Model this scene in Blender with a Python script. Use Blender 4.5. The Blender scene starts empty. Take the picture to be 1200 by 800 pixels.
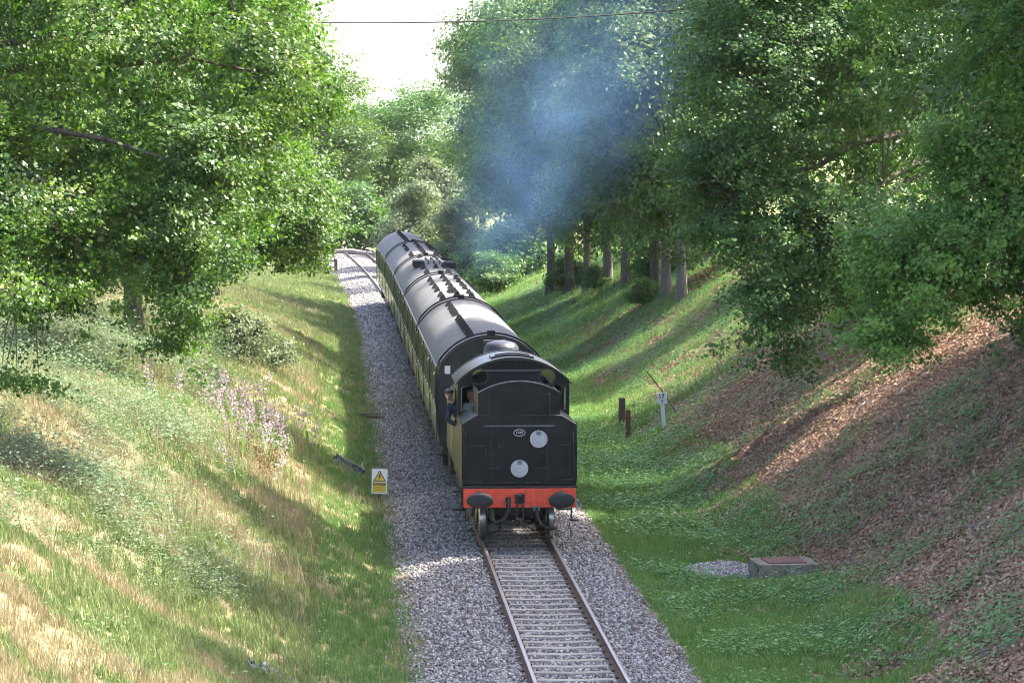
import bpy, math, random
import numpy as np
from mathutils import Vector, Matrix, Euler

# ------------------------------------------------------------------ camera, sky, sun, exposure
scene = bpy.context.scene
COL = scene.collection
CAMX, CAMZ = -3.97, 8.64
cam_d = bpy.data.cameras.new('camera'); cam = bpy.data.objects.new('camera', cam_d); COL.objects.link(cam)
cam.location = (CAMX, 0, CAMZ)
cam.rotation_euler = Vector((0.0525, 1.0, -0.05875)).to_track_quat('-Z', 'Y').to_euler()
cam_d.sensor_width = 36.0; cam_d.lens = 120.0; cam_d.clip_start = 0.5; cam_d.clip_end = 9000
scene.camera = cam
SUN_AZ = math.radians(18)      # from +X (right of the line) turned towards +Y (ahead)
SUN_EL = math.radians(51)
sunv = Vector((math.cos(SUN_EL)*math.cos(SUN_AZ), math.cos(SUN_EL)*math.sin(SUN_AZ), math.sin(SUN_EL)))
world = bpy.data.worlds.new('World'); scene.world = world; world.use_nodes = True
wn = world.node_tree; bgn = wn.nodes['Background']
sky = wn.nodes.new('ShaderNodeTexSky'); sky.sky_type = 'NISHITA'; sky.sun_disc = False
sky.sun_elevation = SUN_EL; sky.sun_rotation = math.atan2(sunv.x, sunv.y)
sky.dust_density = 3.5; sky.air_density = 0.7; sky.ozone_density = 0.5
wn.links.new(sky.outputs[0], bgn.inputs[0]); bgn.inputs[1].default_value = 0.15
sun_d = bpy.data.lights.new('sun', 'SUN'); sun = bpy.data.objects.new('sun', sun_d); COL.objects.link(sun)
sun_d.energy = 3.8; sun_d.angle = math.radians(0.53); sun_d.color = (1.0, 0.94, 0.84)
sun.rotation_euler = (-sunv).to_track_quat('-Z', 'Y').to_euler(); sun.location = (40, 60, 60)
vs = scene.view_settings; vs.view_transform = 'Standard'; vs.look = 'None'; vs.exposure = 2.65; vs.gamma = 1.0
vs.use_curve_mapping = False
cy = scene.cycles
cy.max_bounces = 5; cy.diffuse_bounces = 2; cy.glossy_bounces = 2; cy.transmission_bounces = 5
cy.transparent_max_bounces = 6; cy.volume_bounces = 1; cy.use_denoising = True; cy.use_adaptive_sampling = True; cy.adaptive_threshold = 0.015; cy.adaptive_min_samples = 16
cy.caustics_reflective = False; cy.caustics_refractive = False
cy.filter_width = 1.05; cy.volume_step_rate = 1.5; cy.volume_max_steps = 128
PI = math.pi
rng = np.random.default_rng(7)

# ------------------------------------------------------------------ helpers: objects
def link(o, parent=None):
    COL.objects.link(o)
    if parent is not None: o.parent = parent
    return o
def tag(o, label=None, cat=None, group=None, kind=None):
    if label: o['label'] = label
    if cat: o['category'] = cat
    if group: o['group'] = group
    if kind: o['kind'] = kind
    return o
def empty(name, loc=(0, 0, 0), rz=0.0):
    o = bpy.data.objects.new(name, None); o.empty_display_size = 0.2
    link(o); o.location = loc; o.rotation_euler = (0, 0, rz); return o
def share(src, name=None, parent=None, loc=None, rot=None, scale=None):
    o = src.copy(); COL.objects.link(o)
    if name: o.name = name
    o.parent = parent
    if loc is not None: o.location = loc
    if rot is not None: o.rotation_euler = rot
    if scale is not None: o.scale = scale
    return o

class MB:
    """collects vertices and faces"""
    def __init__(s): s.v = []; s.f = []
    def add(s, vs, fs):
        n = len(s.v); s.v.extend([tuple(map(float, p)) for p in vs]); s.f.extend([tuple(i+n for i in f) for f in fs]); return s
    def box(s, x0, x1, y0, y1, z0, z1):
        return s.add([(x0,y0,z0),(x1,y0,z0),(x1,y1,z0),(x0,y1,z0),(x0,y0,z1),(x1,y0,z1),(x1,y1,z1),(x0,y1,z1)],
                     [(0,3,2,1),(4,5,6,7),(0,1,5,4),(1,2,6,5),(2,3,7,6),(3,0,4,7)])
    def prism_y(s, poly, y0, y1):      # polygon in x,z (counter-clockwise seen from -y) extruded along y
        n = len(poly)
        vs = [(x, y0, z) for x, z in poly] + [(x, y1, z) for x, z in poly]
        fs = [tuple(range(n)), tuple(range(2*n-1, n-1, -1))]
        for i in range(n): fs.append((i, n+i, n+(i+1) % n, (i+1) % n))
        return s.add(vs, fs)
    def prism_x(s, poly, x0, x1):      # polygon in y,z
        n = len(poly)
        vs = [(x0, y, z) for y, z in poly] + [(x1, y, z) for y, z in poly]
        fs = [tuple(range(n-1, -1, -1)), tuple(range(n, 2*n))]
        for i in range(n): fs.append((i, (i+1) % n, n+(i+1) % n, n+i))
        return s.add(vs, fs)
    def ring_y(s, outer, inner, y0, y1):   # frame between two loops in x,z with the same count
        n = len(outer)
        vs = [(x, y0, z) for x, z in outer]+[(x, y0, z) for x, z in inner]+[(x, y1, z) for x, z in outer]+[(x, y1, z) for x, z in inner]
        fs = []
        for i in range(n):
            j = (i+1) % n
            fs += [(i, j, n+j, n+i), (2*n+i, 3*n+i, 3*n+j, 2*n+j), (i, 2*n+i, 2*n+j, j), (n+i, n+j, 3*n+j, 3*n+i)]
        return s.add(vs, fs)
    def tube(s, pts, rad, sides=8, caps=True):
        pts = [Vector(p) for p in pts]; n = len(pts)
        rads = rad if hasattr(rad, '__len__') else [rad]*n
        base = len(s.v); up = None
        for i, p in enumerate(pts):
            d = (pts[min(i+1, n-1)]-pts[max(i-1, 0)])
            d = d.normalized() if d.length > 1e-9 else Vector((0, 0, 1))
            if up is None: up = Vector((0, 0, 1)) if abs(d.z) < 0.9 else Vector((1, 0, 0))
            a = d.cross(up)
            if a.length < 1e-6: a = d.cross(Vector((0, 1, 0)))
            a.normalize(); b = a.cross(d); up = b
            for k in range(sides):
                t = 2*PI*k/sides
                s.v.append(tuple(p+(a*math.cos(t)+b*math.sin(t))*rads[i]))
        for i in range(n-1):
            for k in range(sides):
                k2 = (k+1) % sides
                s.f.append((base+i*sides+k, base+i*sides+k2, base+(i+1)*sides+k2, base+(i+1)*sides+k))
        if caps:
            s.f.append(tuple(base+k for k in range(sides-1, -1, -1)))
            s.f.append(tuple(base+(n-1)*sides+k for k in range(sides)))
        return s
    def lathe(s, prof, axis='z', c=(0, 0, 0), n=20, sx=1.0, sz=1.0):   # prof: (radius, t)
        base = len(s.v); m = len(prof)
        for r, t in prof:
            for k in range(n):
                a = 2*PI*k/n; u, w = r*math.cos(a)*sx, r*math.sin(a)*sz
                p = {'z': (u, w, t), 'y': (u, t, w), 'x': (t, u, w)}[axis]
                s.v.append((p[0]+c[0], p[1]+c[1], p[2]+c[2]))
        for i in range(m-1):
            for k in range(n):
                k2 = (k+1) % n; q = (base+i*n+k, base+i*n+k2, base+(i+1)*n+k2, base+(i+1)*n+k)
                s.f.append(q if axis == 'z' else q)
        s.f.append(tuple(base+k for k in range(n))); s.f.append(tuple(base+(m-1)*n+k for k in range(n)))
        return s
    def ball(s, c, r, n=12, m=8):
        rx, ry, rz = r if hasattr(r, '__len__') else (r, r, r)
        base = len(s.v)
        for i in range(m+1):
            th = PI*i/m
            for k in range(n):
                a = 2*PI*k/n
                s.v.append((c[0]+rx*math.sin(th)*math.cos(a), c[1]+ry*math.sin(th)*math.sin(a), c[2]+rz*math.cos(th)))
        for i in range(m):
            for k in range(n):
                k2 = (k+1) % n
                s.f.append((base+i*n+k, base+(i+1)*n+k, base+(i+1)*n+k2, base+i*n+k2))
        return s
    def mesh(s, name, mat, smooth=35):
        me = bpy.data.meshes.new(name); me.from_pydata(s.v, [], s.f); me.validate(); 
        import bmesh
        bm = bmesh.new(); bm.from_mesh(me); bmesh.ops.remove_doubles(bm, verts=bm.verts, dist=1e-6)
        bmesh.ops.recalc_face_normals(bm, faces=bm.faces); bm.to_mesh(me); bm.free()
        if mat is not None: me.materials.append(mat)
        if smooth:
            me.shade_smooth(); me.set_sharp_from_angle(angle=math.radians(smooth))
        return me
    def build(s, name, mat, parent=None, smooth=35, bevel=0.0, loc=None):
        o = link(bpy.data.objects.new(name, s.mesh(name, mat, smooth)), parent)
        if loc is not None: o.location = loc
        if bevel:
            b = o.modifiers.new('bevel', 'BEVEL'); b.width = bevel; b.segments = 2; b.limit_method = 'ANGLE'; b.angle_limit = math.radians(40)
        return o

def mesh_np(name, V, F, mat, var=None, smooth=False):
    """V (n,3), F (m,k) with equal face size"""
    me = bpy.data.meshes.new(name); n = len(V); m, k = F.shape
    me.vertices.add(n); me.vertices.foreach_set('co', np.ascontiguousarray(V, np.float32).ravel())
    me.loops.add(m*k); me.loops.foreach_set('vertex_index', np.ascontiguousarray(F, np.int32).ravel())
    me.polygons.add(m); me.polygons.foreach_set('loop_start', np.arange(0, m*k, k, dtype=np.int32))
    try: me.polygons.foreach_set('loop_total', np.full(m, k, np.int32))
    except Exception: pass
    if var is not None:
        at = me.attributes.new('var', 'FLOAT', 'FACE'); at.data.foreach_set('value', np.ascontiguousarray(var, np.float32))
    me.update(calc_edges=True); me.validate()
    if mat is not None: me.materials.append(mat)
    if smooth: me.shade_smooth()
    return me

def text_mesh(txt, size, mat, name='lettering', parent=None, loc=(0, 0, 0), rot=(PI/2, 0, 0), depth=0.002, bold=0.0):
    c = bpy.data.curves.new('t', 'FONT'); c.body = txt; c.size = size; c.align_x = 'CENTER'; c.align_y = 'CENTER'
    c.extrude = depth; c.offset = bold; c.resolution_u = 3
    t = bpy.data.objects.new('t', c); COL.objects.link(t)
    dg = bpy.context.evaluated_depsgraph_get()
    me = bpy.data.meshes.new_from_object(t.evaluated_get(dg)); bpy.data.objects.remove(t)
    me.materials.clear(); me.materials.append(mat)
    o = link(bpy.data.objects.new(name, me), parent); o.location = loc; o.rotation_euler = rot
    return o

# ------------------------------------------------------------------ helpers: materials
def newmat(name):
    m = bpy.data.materials.new(name); m.use_nodes = True
    nt = m.node_tree; return m, nt, nt.nodes['Principled BSDF'], nt.nodes['Material Output']
def N(nt, typ, **kw):
    n = nt.nodes.new(typ)
    for k, v in kw.items():
        if k.startswith('i_'):
            key = k[2:]; key = int(key) if key.isdigit() else key.replace('_', ' ')
            n.inputs[key].default_value = v
        else: setattr(n, k, v)
    return n
def ramp(nt, fac, stops, interp='LINEAR'):
    r = nt.nodes.new('ShaderNodeValToRGB'); cr = r.color_ramp; cr.interpolation = interp
    while len(cr.elements) < len(stops): cr.elements.new(0.5)
    for e, (p, c) in zip(cr.elements, stops):
        e.position = p; e.color = (*c, 1) if len(c) == 3 else c
    if fac is not None: nt.links.new(fac, r.inputs[0])
    return r.outputs[0]
def noise(nt, scale, detail=4, rough=0.6, vec=None, dist=0.0):
    n = N(nt, 'ShaderNodeTexNoise', i_Scale=scale, i_Detail=detail, i_Roughness=rough, i_Distortion=dist)
    if vec is not None: nt.links.new(vec, n.inputs['Vector'])
    return n.outputs['Fac']
def mixc(nt, fac, a, b, mode='MIX'):
    n = nt.nodes.new('ShaderNodeMix'); n.data_type = 'RGBA'; n.blend_type = mode
    for sock, v in ((n.inputs[0], fac), (n.inputs[6], a), (n.inputs[7], b)):
        if hasattr(v, 'is_output') or isinstance(v, bpy.types.NodeSocket): nt.links.new(v, sock)
        elif isinstance(v, (int, float)): sock.default_value = v
        else: sock.default_value = (*v, 1)
    return n.outputs[2]
def math_(nt, op, a, b=0.0, c=None, clamp=False):
    n = nt.nodes.new('ShaderNodeMath'); n.operation = op; n.use_clamp = clamp
    for i, v in enumerate((a, b) if c is None else (a, b, c)):
        if isinstance(v, bpy.types.NodeSocket): nt.links.new(v, n.inputs[i])
        else: n.inputs[i].default_value = v
    return n.outputs[0]
def bump(nt, h, strength, dist, bsdf):
    b = N(nt, 'ShaderNodeBump', i_Strength=strength, i_Distance=dist)
    nt.links.new(h, b.inputs['Height']); nt.links.new(b.outputs[0], bsdf.inputs['Normal'])

def paint(name, col, rough=0.35, metal=0.0, dirt=None, dirt_amt=0.4, dscale=6.0, spec=0.5, coat=0.0, rvar=0.15):
    m, nt, b, o = newmat(name)
    tc = N(nt, 'ShaderNodeTexCoord').outputs['Object']
    n1 = noise(nt, dscale, 6, 0.65, tc)
    d = dirt or tuple(min(1, c*1.7+0.02) for c in col)
    f = ramp(nt, n1, [(0.42, (0, 0, 0)), (0.75, (dirt_amt,)*3)])
    nt.links.new(mixc(nt, f, col, d), b.inputs['Base Color'])
    nt.links.new(math_(nt, 'MULTIPLY_ADD', n1, rvar*2, rough-rvar), b.inputs['Roughness'])
    b.inputs['Metallic'].default_value = metal; b.inputs['Specular IOR Level'].default_value = spec
    if coat: b.inputs['Coat Weight'].default_value = coat; b.inputs['Coat Roughness'].default_value = 0.12
    return m

def leafmat(name, c0, c1, c2, trans=0.40, rough=0.5, tcol=None, spec=0.3):
    """c0..c2: range over the leaves; random per leaf via the face attribute 'var'"""
    m, nt, b, o = newmat(name)
    at = N(nt, 'ShaderNodeAttribute', attribute_name='var').outputs['Fac']
    oi = N(nt, 'ShaderNodeObjectInfo').outputs['Random']
    f = math_(nt, 'MULTIPLY_ADD', oi, 0.16, math_(nt, 'MULTIPLY', at, 0.9), clamp=True)
    col = ramp(nt, f, [(0.0, c0), (0.5, c1), (1.0, c2)])
    nt.links.new(col, b.inputs['Base Color']); b.inputs['Roughness'].default_value = rough
    b.inputs['Specular IOR Level'].default_value = spec
    tr = nt.nodes.new('ShaderNodeBsdfTranslucent')
    nt.links.new(mixc(nt, 1.0, col, tcol or (1.5, 1.55, 0.55), 'MULTIPLY'), tr.inputs[0])
    mx = nt.nodes.new('ShaderNodeMixShader'); mx.inputs[0].default_value = trans
    nt.links.new(b.outputs[0], mx.inputs[1]); nt.links.new(tr.outputs[0], mx.inputs[2]); nt.links.new(mx.outputs[0], o.inputs[0])
    return m

# ------------------------------------------------------------------ terrain shape
def vnoise(x, y, sc, seed=0):
    x = np.asarray(x, float)/sc; y = np.asarray(y, float)/sc
    xi = np.floor(x).astype(np.int64); yi = np.floor(y).astype(np.int64); fx = x-xi; fy = y-yi
    fx = fx*fx*(3-2*fx); fy = fy*fy*(3-2*fy)
    def hsh(a, b):
        h = (a*374761393+b*668265263+seed*974711) & 0x7fffffff
        h = ((h ^ (h >> 13))*1274126177) & 0x7fffffff
        return ((h ^ (h >> 16)) & 0xffff)/65535.0
    return (hsh(xi, yi)*(1-fx)+hsh(xi+1, yi)*fx)*(1-fy)+(hsh(xi, yi+1)*(1-fx)+hsh(xi+1, yi+1)*fx)*fy
def xc(y):
    y = np.asarray(y, float); t = np.maximum(0, np.minimum(y, 420)-145)
    return -t*t/(2*3300.0) - np.maximum(0, y-420)*0.083
def hgt(x, y):
    x = np.asarray(x, float); y = np.asarray(y, float)
    u = x-xc(y)
    mL = np.interp(y, [0, 118, 150, 190, 235, 400], [1, 1, .78, .42, .12, .1])
    mR = np.interp(y, [0, 132, 165, 200, 260, 400], [1, 1, .82, .55, .35, .3])
    toeL = -2.8-0.35*(vnoise(y, 0*y, 9, 3)-.5)-0.6*np.exp(-((y-118)/9)**2)
    wL = 8.0+1.0*(vnoise(y, 0*y, 14, 5)-.5)
    t = np.clip((toeL-u)/wL, 0, 1)
    bulge = np.sin(PI*t)*(0.55*np.exp(-((y-104)/10)**2)+0.25*np.sin(y*0.11))
    zL = 3.95*mL*(.72*t+.28*t*t*(3-2*t))+bulge*mL
    toeR = 5.0-0.4*(vnoise(y, 0*y, 11, 9)-.5)+1.35*np.exp(-((y-70.5)/4.5)**2)
    tr = np.clip((u-toeR)/8.4, 0, 1)
    zR = 5.0*mR*(.8*tr+.2*tr*tr*(3-2*tr))+np.sin(PI*tr)*0.35*mR*(vnoise(y, 0*y, 13, 12)-.5)
    side = np.clip(np.abs(u)-2.6, 0, 2)/2
    z = -0.44+zL+zR-0.05*np.exp(-((u-3.6)/1.1)**2)
    z = z+side*(0.34*(vnoise(x, y, 2.7, 1)-.5)+0.16*(vnoise(x, y, 0.9, 2)-.5))
    far = np.clip((np.abs(u)-14)/60, 0, 1)
    z = z+far*(1.6*(vnoise(x, y, 60, 4)-.3))
    return z
def H(x, y): return float(hgt(np.array([x]), np.array([y]))[0])
def hnormal(x, y, e=0.3):
    nx = -(hgt(x+e, y)-hgt(x-e, y))/(2*e); ny = -(hgt(x, y+e)-hgt(x, y-e))/(2*e)
    l = np.sqrt(nx*nx+ny*ny+1); return nx/l, ny/l, 1/l

# ------------------------------------------------------------------ ground sheet
def ground_material():
    m, nt, b, o = newmat('ground_soil_and_turf')
    pos = N(nt, 'ShaderNodeNewGeometry').outputs['Position']
    sx = N(nt, 'ShaderNodeSeparateXYZ'); nt.links.new(pos, sx.inputs[0]); X = sx.outputs[0]
    n1 = noise(nt, 0.55, 5, 0.62, pos); n2 = noise(nt, 3.0, 6, 0.7, pos); n3 = noise(nt, 18, 4, 0.7, pos)
    left = mixc(nt, ramp(nt, n1, [(.40, (0,)*3), (.60, (1,)*3)]), (.17, .19, .07), (.31, .245, .15))
    left = mixc(nt, ramp(nt, n2, [(.50, (0,)*3), (.68, (.9,)*3)]), left, (.29, .195, .13))
    right = mixc(nt, ramp(nt, n2, [(.42, (0,)*3), (.62, (1,)*3)]), (.20, .125, .082), (.36, .235, .155))
    right = mixc(nt, ramp(nt, n1, [(.50, (0,)*3), (.64, (.7,)*3)]), right, (.055, .085, .028))
    flat = mixc(nt, ramp(nt, n2, [(.45, (0,)*3), (.7, (1,)*3)]), (.08, .145, .035), (.17, .155, .08))
    nx = math_(nt, 'MULTIPLY_ADD', math_(nt, 'SUBTRACT', n1, 0.5), 3.2, X)
    f1 = ramp(nt, math_(nt, 'DIVIDE', nx, 16.0), [(0.30, (0,)*3), (0.40, (1,)*3)])     # 4.8 .. 6.4 m: litter starts
    c = mixc(nt, f1, flat, right)
    f0 = math_(nt, 'GREATER_THAN', X, -1.0)
    c = mixc(nt, f0, left, c)
    sy = math_(nt, 'MULTIPLY_ADD', math_(nt, 'SUBTRACT', n1, .5), 40, sx.outputs[1])
    fy = ramp(nt, math_(nt, 'DIVIDE', sy, 300.0), [(.36, (0,)*3), (.46, (1,)*3)])
    c = mixc(nt, fy, c, mixc(nt, n2, (.08, .13, .03), (.17, .16, .06)))
    c = mixc(nt, math_(nt, 'MULTIPLY', n3, 0.45), c, mixc(nt, 1.0, c, (.5, .5, .5), 'MULTIPLY'))
    nt.links.new(c, b.inputs['Base Color']); b.inputs['Roughness'].default_value = 0.95
    b.inputs['Specular IOR Level'].default_value = 0.15
    bump(nt, math_(nt, 'ADD', n3, math_(nt, 'MULTIPLY', n2, 2.0)), 0.7, 0.05, b)
    return m
gx = np.concatenate([-np.geomspace(3000, 20, 22), np.arange(-19, 22.01, 0.33), np.geomspace(24, 3000, 22)])
gy = np.concatenate([np.linspace(-60, 34, 12), np.arange(36, 150, 0.5), np.arange(150, 300, 1.2), np.geomspace(302, 5200, 40)])
GX, GY = np.meshgrid(gx, gy); GZ = hgt(GX, GY)
ny_, nx_ = GX.shape
idx = np.arange(nx_*ny_).reshape(ny_, nx_)
F = np.stack([idx[:-1, :-1], idx[:-1, 1:], idx[1:, 1:], idx[1:, :-1]], -1).reshape(-1, 4)
ground = link(bpy.data.objects.new('ground', mesh_np('ground', np.stack([GX, GY, GZ], -1).reshape(-1, 3), F, ground_material(), smooth=True)))
tag(ground, 'grassy railway cutting with two sloping banks and a flat strip', 'ground', kind='structure')

# ------------------------------------------------------------------ ballast and track
def stone_mat(name, c0, c1, c2):
    m, nt, b, o = newmat(name)
    r = N(nt, 'ShaderNodeObjectInfo').outputs['Random']
    n = noise(nt, 30, 3, .6, N(nt, 'ShaderNodeTexCoord').outputs['Object'])
    c = ramp(nt, math_(nt, 'MULTIPLY_ADD', n, .3, math_(nt, 'MULTIPLY', r, .85), clamp=True), [(0, c0), (.5, c1), (1, c2)])
    nt.links.new(c, b.inputs['Base Color']); b.inputs['Roughness'].default_value = .85
    return m
def ballast_material():
    m, nt, b, o = newmat('ballast_fines')
    pos = N(nt, 'ShaderNodeNewGeometry').outputs['Position']
    v = N(nt, 'ShaderNodeTexVoronoi', i_Scale=17.0); nt.links.new(pos, v.inputs['Vector'])
    sep = N(nt, 'ShaderNodeSeparateColor'); nt.links.new(v.outputs['Color'], sep.inputs[0])
    c = ramp(nt, sep.outputs[0], [(0, (.045, .040, .039)), (.5, (.125, .113, .111)), (1, (.25, .235, .232))])
    n1 = noise(nt, .7, 4, .6, pos)
    c = mixc(nt, ramp(nt, n1, [(.5, (0,)*3), (.75, (.5,)*3)]), c, (.15, .105, .075))
    sx = N(nt, 'ShaderNodeSeparateXYZ'); nt.links.new(pos, sx.inputs[0])
    off = math_(nt, 'ABSOLUTE', math_(nt, 'ADD', sx.outputs[0], .3)); off = math_(nt, 'MULTIPLY_ADD', math_(nt, 'SUBTRACT', noise(nt, 1.6, 5, .7, pos), .5), 1.6, off)
    c = mixc(nt, ramp(nt, math_(nt, 'DIVIDE', off, 4.0), [(.46, (0,)*3), (.60, (.9,)*3)]), c, (.20, .135, .095))
    nt.links.new(c, b.inputs['Base Color']); b.inputs['Roughness'].default_value = .9
    bump(nt, math_(nt, 'SUBTRACT', 1.0, v.outputs['Distance']), .9, .04, b)
    return m
prof = [(-2.95, -.52), (-2.75, -.40), (-2.1, -.27), (-1.45, -.165), (-.86, -.16), (-.6, -.20), (.6, -.20), (.86, -.16), (1.4, -.165), (1.85, -.30), (2.25, -.42), (2.4, -.52)]
def ballast_z(u): return np.interp(u, [p[0] for p in prof], [p[1] for p in prof])
by = np.concatenate([np.arange(36, 200, 1.0), np.arange(200, 420, 4.0)])
BV = np.array([[p[0]+float(xc(y))+0.12*math.sin(y*1.7+p[0]*5)*(abs(p[0]) > 2.2), y, p[1]] for y in by for p in prof])
k = len(prof); bi = np.arange(len(by)*k).reshape(len(by), k)
BF = np.stack([bi[:-1, :-1], bi[:-1, 1:], bi[1:, 1:], bi[1:, :-1]], -1).reshape(-1, 4)
ballast = link(bpy.data.objects.new('ballast_bed', mesh_np('ballast_bed', BV, BF, ballast_material(), smooth=True)))
tag(ballast, 'grey stone ballast bed under the single track', 'ballast', kind='structure')

def scatter(name, P, R, S, I, protos, label, cat, parent=None):
    """one 'stuff' object: points that carry instanced little meshes (geometry nodes)"""
    me = bpy.data.meshes.new(name); me.vertices.add(len(P)); me.vertices.foreach_set('co', np.ascontiguousarray(P, np.float32).ravel())
    a = me.attributes.new('rot', 'FLOAT_VECTOR', 'POINT'); a.data.foreach_set('vector', np.ascontiguousarray(R, np.float32).ravel())
    a = me.attributes.new('scl', 'FLOAT', 'POINT'); a.data.foreach_set('value', np.ascontiguousarray(S, np.float32))
    a = me.attributes.new('pick', 'INT', 'POINT'); a.data.foreach_set('value', np.ascontiguousarray(I, np.int32))
    o = link(bpy.data.objects.new(name, me), parent)
    pc = bpy.data.collections.new(name+'_kinds')
    for i, p in enumerate(protos):
        po = bpy.data.objects.new('%s_kind_%02d' % (name, i), p); pc.objects.link(po)
    ng = bpy.data.node_groups.new(name, 'GeometryNodeTree')
    ng.interface.new_socket('Geometry', in_out='INPUT', socket_type='NodeSocketGeometry')
    ng.interface.new_socket('Geometry', in_out='OUTPUT', socket_type='NodeSocketGeometry')
    gi = ng.nodes.new('NodeGroupInput'); go = ng.nodes.new('NodeGroupOutput')
    ip = ng.nodes.new('GeometryNodeInstanceOnPoints'); ci = ng.nodes.new('GeometryNodeCollectionInfo')
    ci.inputs['Collection'].default_value = pc; ci.inputs['Separate Children'].default_value = True; ci.inputs['Reset Children'].default_value = True
    def attr(nm, t):
        n = ng.nodes.new('GeometryNodeInputNamedAttribute'); n.data_type = t; n.inputs['Name'].default_value = nm; return n.outputs[0]
    e2r = ng.nodes.new('FunctionNodeEulerToRotation')
    ng.links.new(attr('rot', 'FLOAT_VECTOR'), e2r.inputs[0]); ng.links.new(e2r.outputs[0], ip.inputs['Rotation'])
    ng.links.new(attr('scl', 'FLOAT'), ip.inputs['Scale']); ng.links.new(attr('pick', 'INT'), ip.inputs['Instance Index'])
    ip.inputs['Pick Instance'].default_value = True
    ng.links.new(gi.outputs[0], ip.inputs['Points']); ng.links.new(ci.outputs[0], ip.inputs['Instance']); ng.links.new(ip.outputs[0], go.inputs[0])
    md = o.modifiers.new('scatter', 'NODES'); md.node_group = ng
    tag(o, label, cat, kind='stuff')
    return o

def stone_mesh(seed, mat):
    r = np.random.default_rng(seed)
    ico = [(0,0,1),(.894,0,.447),(.276,.851,.447),(-.724,.526,.447),(-.724,-.526,.447),(.276,-.851,.447),(.724,.526,-.447),(-.276,.851,-.447),(-.894,0,-.447),(-.276,-.851,-.447),(.724,-.526,-.447),(0,0,-1)]
    fs = [(0,1,2),(0,2,3),(0,3,4),(0,4,5),(0,5,1),(1,6,2),(2,7,3),(3,8,4),(4,9,5),(5,10,1),(6,7,2),(7,8,3),(8,9,4),(9,10,5),(10,6,1),(11,7,6),(11,8,7),(11,9,8),(11,10,9),(11,6,10)]
    V = np.array(ico)*(0.75+.5*r.random((12, 1)))*np.array([1, .8+.3*r.random(), .6+.25*r.random()])*0.5
    return mesh_np('stone', V, np.array(fs), mat)
smat = stone_mat('ballast_stone', (.042, .036, .033), (.165, .148, .140), (.44, .415, .40))
stones = [stone_mesh(i, smat) for i in range(6)]
nb = 95000
yy = 46+(rng.random(nb)**1.35)*110
uu = rng.uniform(-3.15, 2.65, nb)
SP_ = 0.70
ph = ((yy-46)/SP_) % 1.0
near_sleeper = (np.abs(ph-.5) < .2) & (np.abs(uu) < .70)
keep = ~near_sleeper & ~((np.abs(np.abs(uu)-.7525) < .06))
yy, uu = yy[keep], uu[keep]
edge = np.clip((np.abs(uu+.27)-2.0)/.75, 0, 1); keep = rng.random(len(uu)) > edge*.9
yy, uu = yy[keep], uu[keep]
PB = np.stack([uu+xc(yy), yy, np.maximum(ballast_z(uu), hgt(uu+xc(yy), yy))+.012], -1)
scatter('ballast_stones', PB, rng.uniform(0, 6.28, (len(yy), 3)), rng.uniform(.038, .080, len(yy)), rng.integers(0, 6, len(yy)), stones,
        'loose grey ballast stones around the sleepers and shoulders', 'ballast stones')

yf = rng.uniform(118, 285, 30000); uf = rng.uniform(-3.0, 2.4, 30000); kf = (np.abs(np.abs(uf)-.7525) > .09); yf, uf = yf[kf], uf[kf]
scatter('far_ballast_stones', np.stack([uf+xc(yf), yf, ballast_z(uf)+.01], -1), rng.uniform(0, 6.28, (len(yf), 3)), rng.uniform(.07, .13, len(yf)), rng.integers(0, 6, len(yf)), stones,
        'loose ballast stones beside the carriages and along the far curve', 'ballast stones')
track = empty('railway_track', (0, 0, 0))
tag(track, 'single railway track of rusty rails on pale concrete sleepers', 'railway track', kind='structure')
def rail_mat():
    m, nt, b, o = newmat('rail_steel')
    g = N(nt, 'ShaderNodeNewGeometry'); s = N(nt, 'ShaderNodeSeparateXYZ'); nt.links.new(g.outputs['Normal'], s.inputs[0])
    sp = N(nt, 'ShaderNodeSeparateXYZ'); nt.links.new(g.outputs['Position'], sp.inputs[0])
    n = noise(nt, 9, 4, .6, g.outputs['Position'])
    rust = mixc(nt, n, (.11, .055, .035), (.20, .11, .075))
    top = math_(nt, 'MULTIPLY', math_(nt, 'GREATER_THAN', s.outputs[2], .8), math_(nt, 'GREATER_THAN', sp.outputs[2], -.02))
    nt.links.new(mixc(nt, top, rust, (.33, .29, .28)), b.inputs['Base Color'])
    nt.links.new(math_(nt, 'MULTIPLY', top, .75), b.inputs['Metallic'])
    nt.links.new(math_(nt, 'MULTIPLY_ADD', top, -.45, .85), b.inputs['Roughness'])
    return m
RM = rail_mat()
rp = [(-.07, -.155), (.07, -.155), (.07, -.143), (.012, -.115), (.012, -.045), (.036, -.036), (.036, -.006), (.028, 0), (-.028, 0), (-.036, -.006), (-.036, -.036), (-.012, -.045), (-.012, -.115), (-.07, -.143)]
ys = np.concatenate([np.arange(30, 150, 6.0), np.arange(150, 421, 4.0)])
for sx in (-1, 1):
    V = np.array([[p[0]+sx*.7525+float(xc(y)), y, p[1]] for y in ys for p in rp]); k = len(rp)
    q = np.arange(len(ys)*k).reshape(len(ys), k); q2 = np.roll(q, -1, axis=1)
    Fr = np.stack([q[:-1], q2[:-1], q2[1:], q[1:]], -1).reshape(-1, 4)
    link(bpy.data.objects.new('rail', mesh_np('rail', V, Fr, RM)), track)
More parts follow.
